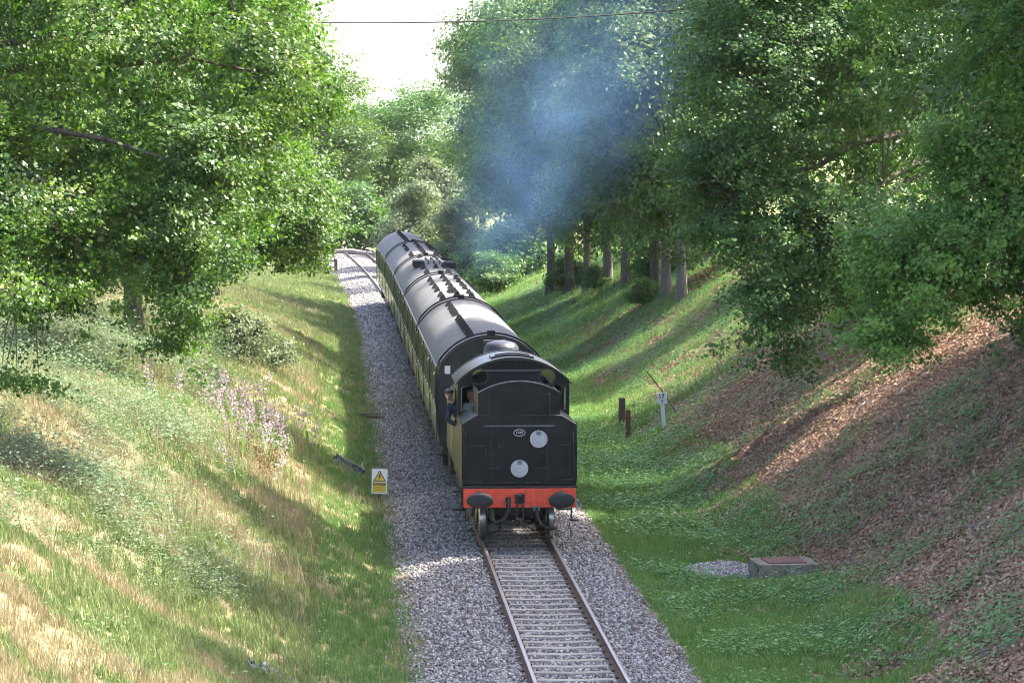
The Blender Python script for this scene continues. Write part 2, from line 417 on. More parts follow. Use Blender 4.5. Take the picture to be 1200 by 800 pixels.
def concrete_mat(name, a, b_, scale=7.0, moss=None):
    m, nt, b, o = newmat(name)
    tc = N(nt, 'ShaderNodeTexCoord').outputs['Object']; r = N(nt, 'ShaderNodeObjectInfo').outputs['Random']
    n = noise(nt, scale, 6, .7, tc); n2 = noise(nt, scale*6, 3, .7, tc)
    c = mixc(nt, ramp(nt, n, [(.3, (0,)*3), (.7, (1,)*3)]), a, b_)
    c = mixc(nt, math_(nt, 'MULTIPLY', r, .35), c, tuple(x*.55 for x in a))
    if moss: c = mixc(nt, ramp(nt, noise(nt, scale*1.7, 5, .7, tc), [(.5, (0,)*3), (.62, (.85,)*3)]), c, moss)
    nt.links.new(c, b.inputs['Base Color']); b.inputs['Roughness'].default_value = .92
    bump(nt, math_(nt, 'ADD', n2, n), .5, .012, b)
    return m
CS = concrete_mat('sleeper_concrete', (.23, .20, .172), (.35, .31, .27))
sl = MB()
xs = [-1.25, -.95, -.55, 0, .55, .95, 1.25]; zt = [-.165, -.158, -.158, -.172, -.158, -.158, -.165]
for i in range(len(xs)-1):
    a, b2 = xs[i], xs[i+1]; za, zb = zt[i], zt[i+1]
    sl.add([(a,-.14,-.36),(b2,-.14,-.36),(b2,.14,-.36),(a,.14,-.36),(a,-.105,za),(b2,-.105,zb),(b2,.105,zb),(a,.105,za)],
           [(0,1,5,4),(2,3,7,6),(4,5,6,7)]+([(3,0,4,7)] if i == 0 else [])+([(1,2,6,5)] if i == len(xs)-2 else []))
SLM = sl.mesh('sleeper', CS, smooth=0)
fx = MB()
for sx in (-1, 1):
    for d in (-1, 1):
        fx.box(sx*.7525+d*.075-.028, sx*.7525+d*.075+.028, -.06, .06, -.160, -.118)
FXM = fx.mesh('rail_fastening', paint('fastening_rust', (.07, .04, .03), .9, dirt=(.13, .08, .055)), smooth=0)
for i in range(46):
    y = 46+SP_*(i+.5)
    s_ = link(bpy.data.objects.new('sleeper', SLM), track); s_.location = (rng.normal(0, .012), y+rng.normal(0, .012), rng.normal(0, .004)); s_.rotation_euler = (0, 0, rng.normal(0, .006))
    f_ = link(bpy.data.objects.new('rail_fastening', FXM), s_)
far_sl = MB()
for y in np.arange(185, 330, .7):
    c = float(xc(y)); far_sl.box(c-1.25, c+1.25, y-.11, y+.11, -.3, -.158)
fs_ = far_sl.build('sleeper_run', CS, track, smooth=0); fs_['kind'] = 'stuff'

# ------------------------------------------------------------------ train: shared materials
BLACK = paint('loco_black', (.0045, .005, .0062), .38, dirt=(.020, .018, .017), dirt_amt=.85, dscale=3.4, spec=.28)
BLACKD = paint('chassis_black', (.014, .013, .013), .6, dirt=(.04, .032, .026), dirt_amt=.8, dscale=5)
CABROOF = paint('cab_roof_black', (.016, .017, .020), .45, dirt=(.040, .040, .044), dirt_amt=.5, dscale=3)
RED = paint('buffer_beam_red', (.80, .080, .030), .5, dirt=(.34, .040, .024), dirt_amt=.9, dscale=11)
LGREY = paint('disc_white', (.43, .43, .44), .65, dirt=(.26, .25, .25), dirt_amt=.7, dscale=9)
EDGE = paint('beading_steel', (.13, .14, .16), .45, dirt=(.21, .22, .24), dirt_amt=.5)
STEEL = paint('tyre_steel', (.45, .45, .46), .3, metal=.9, dirt=(.2, .18, .17))
BUFF = paint('buffer_face', (.014, .015, .018), .6, dirt=(.030, .030, .032), dirt_amt=.6, dscale=8)
HOSE = paint('rubber_hose', (.016, .016, .017), .7)
GREEN = paint('carriage_green', (.020, .040, .020), .20, dirt=(.045, .055, .03), dirt_amt=.5, dscale=1.5, coat=.7, rvar=.06)
COACHEND = paint('coach_end_black', (.016, .018, .017), .5, dirt=(.04, .042, .038), dirt_amt=.6, dscale=2)
ROOF = paint('coach_roof_grey', (.132, .129, .130), .9, dirt=(.080, .078, .079), dirt_amt=.8, dscale=1.6, spec=.25, rvar=.08)
VENT = paint('vent_dark', (.014, .014, .016), .8, spec=.2)
WHITE = paint('white_sheet', (.78, .76, .72), .7, dirt=(.6, .58, .54), dirt_amt=.4)
CREAM = paint('window_trim', (.085, .095, .050), .35)
def glass_mat(name, tint, rough=.06):
    m, nt, b, o = newmat(name); b.inputs['Base Color'].default_value = (*tint, 1); b.inputs['Roughness'].default_value = rough
    b.inputs['Specular IOR Level'].default_value = .8; b.inputs['Coat Weight'].default_value = .5; b.inputs['Coat Roughness'].default_value = .03
    return m
GLASS = glass_mat('window_glass', (.010, .013, .014))
COAL = paint('coal', (.010, .010, .011), .45, dirt=(.03, .03, .03), dscale=20)

def oval(a, b, n=24, cx=0, cz=0, flat=0.0):
    pts = []
    for i in range(n):
        t = 2*PI*i/n; x, z = a*math.cos(t), b*math.sin(t)
        if flat: z = max(-b*flat, min(b*flat, z))
        pts.append((x+cx, z+cz))
    return pts
def wheel(parent, x, y, r, spokes=10, wname='wheel'):
    """axle along x; a wheel part with its tyre as sub-part"""
    hub = MB(); w = .13
    hub.lathe([(.11, -w*.7), (.11, w*.7)], 'x', (0, 0, 0), 14)
    for i in range(spokes):
        a = 2*PI*i/spokes
        hub.tube([(0, .09*math.cos(a), .09*math.sin(a)), (0, (r-.07)*math.cos(a), (r-.07)*math.sin(a))], [.035, .026], 6)
    hub.lathe([(r-.10, -w*.4), (r-.06, -w*.4), (r-.06, w*.4), (r-.10, w*.4), (r-.10, -w*.4)], 'x', (0, 0, 0), 28)
    o = hub.build(wname, BLACKD, parent, loc=(x, y, r))
    s = 1 if x > 0 else -1
    t = MB().lathe([(r-.065, -w*.5), (r, -w*.5), (r, w*.32), (r-.065, w*.5), (r-.065, -w*.5)] if s > 0 else
                   [(r-.065, w*.5), (r, w*.5), (r, -w*.32), (r-.065, -w*.5), (r-.065, w*.5)], 'x', (0, 0, 0), 28)
    fl = -s*w*.5
    t.lathe([(r-.05, fl), (r+.025, fl), (r+.025, fl-s*.02), (r-.05, fl-s*.02), (r-.05, fl)], 'x', (0, 0, 0), 28)
    t.build('tyre', STEEL, o)
    return o
def buffer_unit(parent, x, y, z, rx, rz, flat=0.0, sgn=-1):
    """buffer part (housing and shank) with a head sub-part; sgn -1: sticks out towards the camera"""
    h = MB(); h.lathe([(.15, 0), (.15, .04), (.115, .07), (.10, .26), (.085, .26), (.085, .44)], 'y', (0, 0, 0), 16)
    if sgn < 0: h.v = [(a, -b, c) for a, b, c in h.v]
    o = h.build('buffer', BLACKD, parent, loc=(x, y, z))
    hd = MB(); n = 28
    rings = [(0.97, .0), (1.0, .012), (1.0, .03), (.9, .045), (.55, .055), (.0001, .058)]
    V = []; Fc = []
    for s_, t in rings:
        for (px, pz) in oval(rx*s_, rz*s_, n, flat=flat): V.append((px, sgn*(.44+t), pz))
    for i in range(len(rings)-1):
        for k in range(n): Fc.append((i*n+k, i*n+(k+1) % n, (i+1)*n+(k+1) % n, (i+1)*n+k))
    Fc.append(tuple(range(n)))
    hd.add(V, Fc).build('buffer_head', BUFF, o)
    return o

# ------------------------------------------------------------------ tank locomotive, bunker towards the camera
LY = 72.5
loco = empty('tank_locomotive', (0, LY, 0))
tag(loco, 'black steam tank locomotive with red buffer beam heading the train bunker first', 'locomotive')
def arch(w, zside, zap, n=16):
    """points of an arch from right to left: (x,z)"""
    h = zap-zside; R = (w*w+h*h)/(2*h); a0 = math.asin(min(1, w/R))
    return [(R*math.sin(a0*(1-2*i/n)), zap-R+R*math.cos(a0*(1-2*i/n))) for i in range(n+1)]
# frames, footplate
fr = MB(); 
for sx in (-1, 1): fr.box(sx*.58-.02, sx*.58+.02, .1, 12.2, .5, 1.18)
fr.box(-.55, .55, .6, .64, .55, 1.15).box(-.55, .55, 4.2, 4.24, .55, 1.15).box(-.55, .55, 8.2, 8.24, .5, 1.15)
fr.build('main_frame', BLACKD, loco)
MB().box(-1.24, 1.24, .04, 4.7, 1.235, 1.295).box(-1.18, 1.18, 4.7, 12.1, 1.235, 1.275).build('footplate', BLACKD, loco, bevel=.006)
beam = MB().box(-1.2, 1.2, -.02, .03, .83, 1.235).build('buffer_beam', RED, loco, bevel=.006)
rv = MB()
for sx in (-1, 1):
    for dx in (-.62, -.45, -.22, .0): 
        for z in (.88, .96, 1.10, 1.185):
            rv.lathe([(.016, -.022), (.013, -.034), (.004, -.038)], 'y', (sx*(.62+dx*.62), 0, z), 8)
    for z in (.90, 1.03, 1.17): rv.lathe([(.016, -.022), (.013, -.034), (.004, -.038)], 'y', (sx*1.15, 0, z), 8)
r_ = rv.build('rivets', RED, beam); r_['kind'] = 'stuff'
# bunker
low = [(-1.22, 1.30), (1.22, 1.30), (1.235, 1.5), (1.235, 2.60), (.90, 2.80), (-.90, 2.80), (-1.235, 2.60), (-1.235, 1.5)]
bunk = MB().prism_y(low, .12, 2.55).build('bunker', BLACK, loco, bevel=.018)
up = [(-.88, 2.79), (.88, 2.79)]+arch(.88, 3.28, 3.52, 14)
bt = MB().prism_y(up, .16, .20)
bt.box(-.88, -.85, .20, 2.45, 2.79, 3.26).box(.85, .88, .20, 2.45, 2.79, 3.26).build('bunker_top', BLACK, bunk, bevel=.006)
ao = arch(.90, 3.28, 3.535, 14); ai = arch(.90, 3.258, 3.513, 14)
bd = MB(); V = [(x, .135, z) for x, z in ao]+[(x, .135, z) for x, z in ai]+[(x, .165, z) for x, z in ao]+[(x, .165, z) for x, z in ai]; n = len(ao)
Fc = []
for i in range(n-1): Fc += [(i, i+1, n+i+1, n+i), (i, 2*n+i, 2*n+i+1, i+1), (n+i, n+i+1, 3*n+i+1, 3*n+i)]
bd.add(V, Fc).build('edge_beading', EDGE, bunk, smooth=0)
MB().box(-.75, .75, .09, .125, 2.555, 2.58).build('lamp_shelf', EDGE, bunk)
for x in (-.64, .64):
    MB().tube([(x, .165, 2.74), (x, .10, 2.76), (x, .10, 3.24), (x, .165, 3.26)], .016, 6).build('grab_rail', BLACKD, bunk)
for x0, x1, z in ((-1.04, -.73, 2.15), (.82, 1.09, 2.155), (-.66, -.37, 1.655), (.36, .66, 1.67), (-1.1, -.8, 1.38), (.83, 1.14, 1.41), (-.42, -.06, 1.36), (.14, .46, 1.36)):
    MB().box(x0, x1, .06, .118, z-.012, z+.012).build('step_plate', BLACKD, bunk)
for x, z0, z1 in ((-1.15, 1.55, 2.42), (1.15, 1.55, 2.42)):
    MB().tube([(x, .118, z0), (x, .06, z0+.03), (x, .06, z1-.03), (x, .118, z1)], .014, 6).build('handrail', BLACKD, bunk)
for x, z in ((.93, 1.62), (-.44, 2.16), (-.72, 2.02), (-.96, 1.55)):
    MB().box(x-.02, x+.02, .07, .118, z-.08, z+.06).build('lamp_iron', BLACKD, bunk)
MB().prism_y([(1.236, 1.34), (1.244, 1.34), (1.244, 2.56), (1.236, 2.56)], .2, .24).build('edge_strip', BLACKD, bunk)
sm_ = MB()
for x in (-.60, .60): sm_.box(x-.012, x+.012, .112, .122, 1.33, 2.56)
sm_.box(-1.2, 1.2, .112, .122, 1.325, 1.345)
sm_.build('plate_seam', BLACKD, bunk, smooth=0)['kind'] = 'stuff'
rv = MB()
for i in range(34): rv.lathe([(.011, .119), (.008, .108), (.002, .106)], 'y', (-1.19+i*.072, 0, 1.40), 6)
for x in (-1.2, -.63, -.57, .57, .63, 1.2):
    for i in range(16): rv.lathe([(.011, .119), (.008, .108), (.002, .106)], 'y', (x, 0, 1.47+i*.072), 6)
for i in range(25): rv.lathe([(.011, .159), (.008, .148), (.002, .146)], 'y', (-.84+i*.07, 0, 2.86), 6)
rv.build('rivet_rows', BLACK, bunk)['kind'] = 'stuff'
# headcode discs
for x, z in ((0.0, 1.66), (.41, 2.29)):
    d = MB().lathe([(.188, .045), (.188, .062), (.175, .066)], 'y', (0, 0, 0), 28); 
    do = d.build('headcode_disc', LGREY, loco, loc=(x, 0, z))
    MB().box(-.05, .05, .035, .05, .09, .17).build('disc_bracket', EDGE, do)
# number plate
pl = MB().lathe([(.128, .10), (.128, .118), (.120, .10), (.0001, .10)], 'y', (0, 0, 0), 28, 1.0, .60); po = pl.build('number_plate', BLACK, loco, loc=(0, -.005, 2.425))
ri = MB(); ri.ring_y(oval(.130, .080, 28), oval(.112, .062, 28), .083, .097); ri.build('plate_rim', LGREY, po)
text_mesh('1949', .078, LGREY, 'lettering', po, (0, .096, 0), (PI/2, 0, 0), .003, .003)
# ventilating coal in the bunker
co = MB(); random.seed(3)
for i in range(140):
    co.ball((random.uniform(-.74, .74), random.uniform(.32, 2.3), 3.02+random.uniform(-.06, .10)), (random.uniform(.08, .15), random.uniform(.08, .15), random.uniform(.06, .11)), 5, 4)
co.build('coal', COAL, loco, smooth=0)['kind'] = 'stuff'
# cab
for sx in (-1, 1):
    cabsheet = MB()
    x0, x1 = (sx*1.235, sx*1.205) if sx < 0 else (sx*1.205, sx*1.235)
    cabsheet.box(x0, x1, 2.555, 3.05, 1.30, 3.33).box(x0, x1, 4.25, 4.75, 1.30, 3.33).box(x0, x1, 3.05, 4.25, 1.30, 2.28).box(x0, x1, 3.05, 4.25, 3.10, 3.33)
    cabsheet.build('cab_side', BLACK, loco, bevel=.004)
# rear sheet of the cab with two round-topped spectacles and open side lights
rs = MB()
def zarch(x): return float(np.interp(x, [p[0] for p in top_o][::-1], [p[1] for p in top_o][::-1]))
top_o = arch(1.235, 3.34, 3.83, 20)
rs.prism_y([(-.86, 2.82), (.86, 2.82), (.86, 3.30)]+[(.86, zarch(.86))]+[p for p in top_o if abs(p[0]) < .85]+[(-.86, zarch(.86))]+[(-.86, 3.30)], 2.50, 2.545)
for sx in (-1, 1):
    seg = [p for p in top_o if .87 <= p[0]*sx]
    a = [(sx*.86, 3.30)]+([(sx*1.10, 3.16), (sx*1.235, 3.18)] if True else [])
    poly = a+(seg if sx > 0 else seg[::-1])
    poly = [(sx*.861, 3.34), (sx*1.16, 3.22), (sx*1.16, 2.62), (sx*1.235, 2.62), (sx*1.235, 3.34)]+(seg if sx > 0 else seg[::-1])[1:]+[(sx*.861, zarch(.861))]
    if sx < 0: poly = poly[::-1]
    rs.prism_y(poly, 2.50, 2.545)
    rs.box(min(sx*.861, sx*1.16), max(sx*.861, sx*1.16), 2.50, 2.545, 2.60, 2.72)
cabrear = rs.build('cab_rear_sheet', BLACK, loco, smooth=20)
for sx in (-1, 1):
    c = (sx*.75, 3.46)
    ro, ri_ = oval(.20, .20, 24, *c), oval(.165, .165, 24, *c)
    fr_ = MB().ring_y(ro, ri_, 2.475, 2.497).build('spectacle_frame', BLACKD, cabrear)
    MB().prism_y(oval(.165, .165, 24, *c), 2.482, 2.492).build('pane', GLASS, fr_)
    sf = MB().tube([(sx*.885, 2.49, 2.73), (sx*.885, 2.49, 3.31), (sx*1.15, 2.49, 3.21), (sx*1.15, 2.49, 2.73), (sx*.885, 2.49, 2.73)], .012, 6).build('side_light_frame', EDGE, cabrear)
MB().box(-.66, .66, 2.455, 2.50, 3.585, 3.605).build('rain_strip', EDGE, cabrear)
MB().box(-1.2, 1.2, 4.70, 4.75, 1.30, 3.2).build('cab_front_sheet', BLACK, loco)
MB().box(-1.2, 1.2, 2.56, 4.70, 1.30, 1.36).build('cab_floor', BLACKD, loco)
# roof
ro = arch(1.29, 3.31, 3.88, 24); ri2 = arch(1.26, 3.30, 3.845, 24)
rf = MB(); n = len(ro)
V = [(x, 2.36, z) for x, z in ro]+[(x, 2.36, z) for x, z in ri2]+[(x, 5.0, z) for x, z in ro]+[(x, 5.0, z) for x, z in ri2]; Fc = []
for i in range(n-1): Fc += [(i, i+1, n+i+1, n+i), (2*n+i, 3*n+i, 3*n+i+1, 2*n+i+1), (i, 2*n+i, 2*n+i+1, i+1), (n+i, n+i+1, 3*n+i+1, 3*n+i)]
Fc += [(0, n, 3*n, 2*n), (n-1, 3*n-1, 4*n-1, 2*n-1)]
rf.add(V, Fc); roof = rf.build('cab_roof', CABROOF, loco, smooth=40)
def arch_slab(w, z0, z1, y0, y1, t, mat, name, par, off=0.0):
    a = arch(1.29, 3.31, 3.88, 60); a = [p for p in a if abs(p[0]-off) <= w]
    m = len(a); V = [(x, y0, z+t) for x, z in a]+[(x, y1, z+t) for x, z in a]+[(x, y0, z-.005) for x, z in a]+[(x, y1, z-.005) for x, z in a]; Fc = []
    for i in range(m-1): Fc += [(i, i+1, m+i+1, m+i), (i, 2*m+i, 2*m+i+1, i+1), (m+i, m+i+1, 3*m+i+1, 3*m+i)]
    Fc += [(0, m, 3*m, 2*m), (m-1, 3*m-1, 4*m-1, 2*m-1)] if False else [(0, m, 3*m, 2*m), (m-1, 2*m-1, 4*m-1, 3*m-1)]
    return MB().add(V, Fc).build(name, mat, par, smooth=40)
arch_slab(.48, 0, 0, 2.95, 3.85, .05, CABROOF, 'roof_ventilator', roof)
arch_slab(.40, 0, 0, 3.05, 3.20, .075, BLACKD, 'ventilator_flap', roof)
arch_slab(1.25, 0, 0, 2.34, 2.40, .018, CABROOF, 'roof_rib', roof)
arch_slab(1.25, 0, 0, 4.88, 4.96, .018, CABROOF, 'roof_rib', roof)
rv = MB()
for i in range(1, 28):
    x, z = arch(1.10, 3.38, 3.77, 28)[i]; rv.lathe([(.012, 2.50), (.010, 2.488), (.002, 2.485)], 'y', (x, 0, z), 6)
o_ = rv.build('rivet_row', BLACK, cabrear); o_['kind'] = 'stuff'
# side tanks, boiler, smokebox, dome, chimney
for sx in (-1, 1):
    poly = [(sx*.80, 1.29), (sx*1.235, 1.29), (sx*1.235, 2.50), (sx*1.16, 2.72), (sx*1.0, 2.86), (sx*.80, 2.90)]
    if sx < 0: poly = poly[::-1]
    tk = MB().prism_y(poly, 4.78, 9.6).build('side_tank', BLACK, loco, bevel=.02)
    MB().lathe([(.17, 0), (.17, .10), (.19, .12), (.0001, .15)], 'z', (sx*.98, 6.0, 2.86), 18).build('filler_cap', BLACKD, tk)
    MB().tube([(sx*.98, 5.0, 2.86), (sx*.98, 5.0, 3.0), (sx*1.1, 5.0, 3.05)], .03, 8).build('vent_pipe', EDGE, tk)
    MB().tube([(sx*1.29, 4.85, 1.6), (sx*1.29, 4.85, 2.7)], .016, 6).build('handrail', STEEL, tk)
    MB().box(sx*1.17-.16, sx*1.17+.16, 3.2, 4.0, .42, .46).box(sx*1.17-.15, sx*1.17+.15, 3.25, 3.95, .82, .86).box(sx*1.08-.02, sx*1.08+.02, 3.2, 3.25, .42, 1.24).box(sx*1.08-.02, sx*1.08+.02, 3.95, 4.0, .42, 1.24).build('cab_steps', BLACKD, loco)
    # small corner step hanging below the beam
    MB().box(sx*1.20-.10, sx*1.20+.10, .34, .52, .50, .53).box(sx*1.14-.015, sx*1.14+.015, .38, .48, .50, 1.24).build('corner_step', BLACKD, loco)
    MB().box(sx*.95-.2, sx*.95+.2, 10.2, 11.1, .55, 1.25).build('cylinder', BLACKD, loco, bevel=.05)
    for y in (6.1, 8.0, 9.9): wheel(loco, sx*.76, y, .76, 12, 'driving_wheel')
    for y in (1.55, 3.45): wheel(loco, sx*.76, y, .455, 10, 'bogie_wheel')
    wheel(loco, sx*.76, 11.5, .455, 10, 'pony_wheel')
    MB().box(sx*.93-.025, sx*.93+.025, 6.1, 9.9, .50, .62).build('coupling_rod', STEEL, loco)
    # guard iron reaching in front of the wheel, with a stay to the middle
    g = MB().tube([(sx*.60, .70, .95), (sx*.66, .62, .45), (sx*.66, .60, .16)], .028, 6)
    g.tube([(sx*.66, .60, .20), (sx*.40, .55, .28), (sx*.37, .50, .60)], .024, 6); g.build('guard_iron', BLACKD, loco)
MB().lathe([(.74, 4.7), (.70, 9.4), (.70, 9.5), (.74, 9.5), (.74, 12.0), (.70, 12.05), (.66, 12.2), (.0001, 12.28)], 'y', (0, 0, 2.50), 30).build('boiler', BLACK, loco)
MB().lathe([(.42, 3.05), (.42, 3.70), (.40, 3.80), (.33, 3.88), (.18, 3.92), (.0001, 3.93)], 'z', (0, 8.0, 0), 28, 1.0, 1.15).build('dome', CABROOF, loco)
MB().lathe([(.30, 3.10), (.24, 3.25), (.22, 3.40), (.25, 3.66), (.28, 3.68), (.28, 3.76), (.20, 3.77), (.18, 3.5)], 'z', (0, 11.2, 0), 24).build('chimney', BLACKD, loco)
MB().lathe([(.09, 2.9), (.09, 3.5), (.05, 3.55), (.0001, 3.55)], 'z', (-.2, 5.4, 0), 10).lathe([(.09, 2.9), (.09, 3.5), (.05, 3.55), (.0001, 3.55)], 'z', (.2, 5.4, 0), 10).build('safety_valve', CABROOF, loco)
MB().tube([(-.62, 5.2, 3.35), (-.70, 6.0, 3.2), (-.72, 9, 3.1)], .03, 6).build('steam_pipe', EDGE, loco)
MB().box(-.95, .95, 12.15, 12.2, .83, 1.235).build('front_beam', BLACKD, loco)
# buffers, coupling, hoses
for x in (-.868, .868): buffer_unit(loco, x, -.02, 1.03, .285, .165, .97)
hk = MB().box(-.11, .11, -.05, -.018, .92, 1.12)
hk.tube([(0, -.02, 1.03), (0, -.16, 1.05), (0, -.22, 1.10), (0, -.17, 1.15)], [.045, .045, .035, .02], 8)
hk.build('drawhook', BLACKD, loco)
cp = MB()
for sx in (-1, 1): cp.tube([(sx*.05, -.16, 1.08), (sx*.065, -.15, .80), (sx*.07, -.15, .60)], .020, 6)
cp.tube([(-.09, -.15, .60), (.09, -.15, .60)], .028, 6).tube([(0, -.15, .60), (.02, -.18, .52), (.26, -.22, .40)], [.024, .02, .02], 6).ball((.27, -.22, .395), .035, 8, 6)
cp.tube([(-.06, -.15, .60), (-.06, -.14, .46), (.06, -.14, .46), (.06, -.15, .60)], .018, 6).build('screw_coupling', BLACKD, loco)
vp = MB().tube([(-.25, .0, .80), (-.25, -.05, .98), (-.25, -.12, 1.02), (-.24, -.2, .94), (-.25, -.22, .75), (-.36, -.22, .58), (-.52, -.16, .52), (-.58, -.05, .62), (-.58, .02, .80)], .042, 8)
vp.build('brake_hose', HOSE, loco)
MB().lathe([(.06, 0), (.06, .1)], 'z', (-.25, -.10, .96), 10).build('hose_coupling', BLACKD, loco)
hp = MB().tube([(.36, .0, .84), (.36, -.08, .80), (.36, -.14, .66), (.44, -.16, .48), (.60, -.12, .40), (.78, .0, .38)], .035, 8)
hp.build('steam_heating_hose', HOSE, loco)
MB().box(.29, .43, -.06, -.02, .76, .87).build('hose_valve', EDGE, loco)
for y in (1.55, 3.45): MB().tube([(-.70, y, .455), (.70, y, .455)], .07, 10).build('axle', BLACKD, loco)
MB().box(-.66, .66, .9, 4.0, .60, .75).build('bogie_frame', BLACKD, loco, bevel=.02)
MB().tube([(-.62, .45, .62), (.62, .45, .62)], .03, 6).build('brake_shaft', BLACKD, loco)

# ------------------------------------------------------------------ carriages
CL = 19.35; PITCH = 20.0; CY0 = LY+13.15
def side_profile():
    # half section x(z) of the body: tumblehome below, slight turn-in above, then the roof
    return [(1.28, .98), (1.35, 1.35), (1.375, 1.75), (1.365, 2.2), (1.34, 2.65), (1.31, 2.95)]
sp = side_profile()
roofarc = arch(1.31, 2.955, 3.74, 28)
bodypoly = [(-x, z) for x, z in sp[::-1]][::-1]
body_ccw = [(-sp[0][0], sp[0][1])]+[(x, z) for x, z in sp]+[(-x, z) for x, z in sp[::-1]][:-1]
BODYM = MB().prism_y(body_ccw, 0, CL).mesh('body', GREEN, 30)
ENDM = MB().prism_y([(-x*1.003, z) for x, z in sp][::-1][::-1] and ([(-1.285, .98), (1.285, .98)]+[(x*1.004, z) for x, z in sp[1:]]+arch(1.31, 2.955, 3.72, 28)[1:-1]+[(-x*1.004, z) for x, z in sp[::-1]][:-1]), -.03, .0).mesh('end_panel', COACHEND, 30)
def roof_mesh():
    o = arch(1.345, 2.945, 3.76, 32); i_ = arch(1.31, 2.945, 3.72, 32); n = len(o)
    V = [(x, -.10, z) for x, z in o]+[(x, -.10, z) for x, z in i_]+[(x, CL+.10, z) for x, z in o]+[(x, CL+.10, z) for x, z in i_]; Fc = []
    for k in range(n-1): Fc += [(k, k+1, n+k+1, n+k), (2*n+k, 3*n+k, 3*n+k+1, 2*n+k+1), (k, 2*n+k, 2*n+k+1, k+1), (n+k, n+k+1, 3*n+k+1, 3*n+k)]
    Fc += [(0, n, 3*n, 2*n), (n-1, 2*n-1, 4*n-1, 3*n-1)]
    return MB().add(V, Fc).mesh('roof', ROOF, 50)
ROOFM = roof_mesh()
def roof_band(y0, y1, t, xmax=1.34):
    o = [p for p in arch(1.345, 2.945, 3.76, 40) if abs(p[0]) <= xmax]; n = len(o)
    V = [(x, y0, z+t) for x, z in o]+[(x, y1, z+t) for x, z in o]+[(x, y0, z-.01) for x, z in o]+[(x, y1, z-.01) for x, z in o]; Fc = []
    for k in range(n-1): Fc += [(k, k+1, n+k+1, n+k), (k, 2*n+k, 2*n+k+1, k+1), (n+k, n+k+1, 3*n+k+1, 3*n+k)]
    return MB().add(V, Fc)
BANDM = roof_band(-.115, -.05, .02).mesh('roof_end_band', VENT, 40)
def cablearc():
    a = [p for p in arch(1.345, 2.945, 3.76, 40)]
    pts = [(-1.30, -.12, 1.3), (-1.40, -.10, 2.2), (-1.38, -.06, 2.9)]+[(x*1.02, .22+.05*math.sin(i*.8), z+.055) for i, (x, z) in enumerate(a[::-1])][2:-2]+[(1.38, -.06, 2.9), (1.40, -.10, 2.2)]
    return MB().tube(pts, .026, 5).mesh('roof_conduit', VENT, 60)
CABM = cablearc()
def vent_mesh():
    return MB().add([(-.125,-.13,0),(.125,-.13,0),(.13,.13,0),(-.13,.13,0),(-.03,-.03,.18),(.03,-.03,.18),(.03,.06,.18),(-.03,.06,.18)],
                    [(4,5,6,7),(0,1,5,4),(1,2,6,5),(2,3,7,6),(3,0,4,7)]).mesh('roof_vent', VENT, 0)
VENTM = vent_mesh()
def win_mesh(w, h, arch_top=False):
    fo = [(-w/2, -h/2), (w/2, -h/2), (w/2, h/2), (-w/2, h/2)]; t = .045
    fi = [(-w/2+t, -h/2+t), (w/2-t, -h/2+t), (w/2-t, h/2-t), (-w/2+t, h/2-t)]
    n = 4; V = []
    for d, lp in ((0, fo), (.022, fo), (.022, fi), (.0, fi)): V += [(d, a, b) for a, b in lp]
    Fc = []
    for L in range(3):
        for i in range(4): Fc.append((L*4+i, L*4+(i+1) % 4, (L+1)*4+(i+1) % 4, (L+1)*4+i))
    f = MB().add(V, Fc).mesh('window_frame', CREAM, 0)
    g = MB().add([(.010, a, b) for a, b in fi], [(0, 1, 2, 3)]); g.add([(.011, -w/2+t, h*.2), (.02, -w/2+t, h*.2), (.02, w/2-t, h*.2), (.011, w/2-t, h*.2)], [(0, 1, 2, 3)])
    return f, g.mesh('pane', GLASS, 0)
WF, WP = win_mesh(1.18, .88); DF, DP = win_mesh(.50, .80)
DOORM = MB().prism_x([(-.33, 1.08), (.33, 1.08), (.33, 2.88), (-.33, 2.88)], 0, .02).mesh('door', GREEN, 0)
HNDM = MB().tube([(.02, .25, 1.75), (.06, .25, 1.75), (.06, .25, 1.85), (.02, .25, 1.85)], .012, 5).mesh('door_handle', STEEL, 0)
def xside(z): return float(np.interp(z, [p[1] for p in sp], [p[0] for p in sp]))
SOLEM = MB().box(-1.22, 1.22, 0, CL, .80, .98).box(-.9, .9, 7.0, 12.5, .45, .80).mesh('underframe', BLACKD, 0)
GUTM = MB().box(-1.385, -1.335, -.02, CL+.02, 2.925, 2.955).box(1.335, 1.385, -.02, CL+.02, 2.925, 2.955).mesh('gutter', BLACKD, 0)
def bogie_mesh():
    b = MB()
    for sx in (-1, 1):
        b.prism_x([(-1.75, .42), (-1.3, .34), (-.6, .52), (.6, .52), (1.3, .34), (1.75, .42), (1.75, .66), (-1.75, .66)], sx*1.0-.05, sx*1.0+.05)
        for y in (-1.3, 1.3): b.box(sx*1.08-.09, sx*1.08+.09, y-.14, y+.14, .34, .62)
        b.box(sx*1.08-.1, sx*1.08+.1, -.45, .45, .50, .78)
    b.box(-1.0, 1.0, -.25, .25, .5, .8); return b.mesh('bogie', BLACKD, 30)
BOGM = bogie_mesh()
def gangway_mesh():
    g = MB(); 
    for i in range(4): 
        y = -.10-.09*i; s_ = .03*(i % 2)
        g.box(-.52-s_, .52+s_, y-.045, y+.045, 1.15, 3.28+s_)
    return g.mesh('gangway_bellows', HOSE, 0)
GANM = gangway_mesh()
coach_labels = ['green corridor carriage coupled next behind the locomotive, single row of roof vents',
                'green open carriage second behind the locomotive, three rows of roof vents',
                'green kitchen carriage with dark equipment and rails on its grey roof',
                'green carriage fourth behind the locomotive, between kitchen car and last carriage',
                'last green carriage at the far tail of the train']
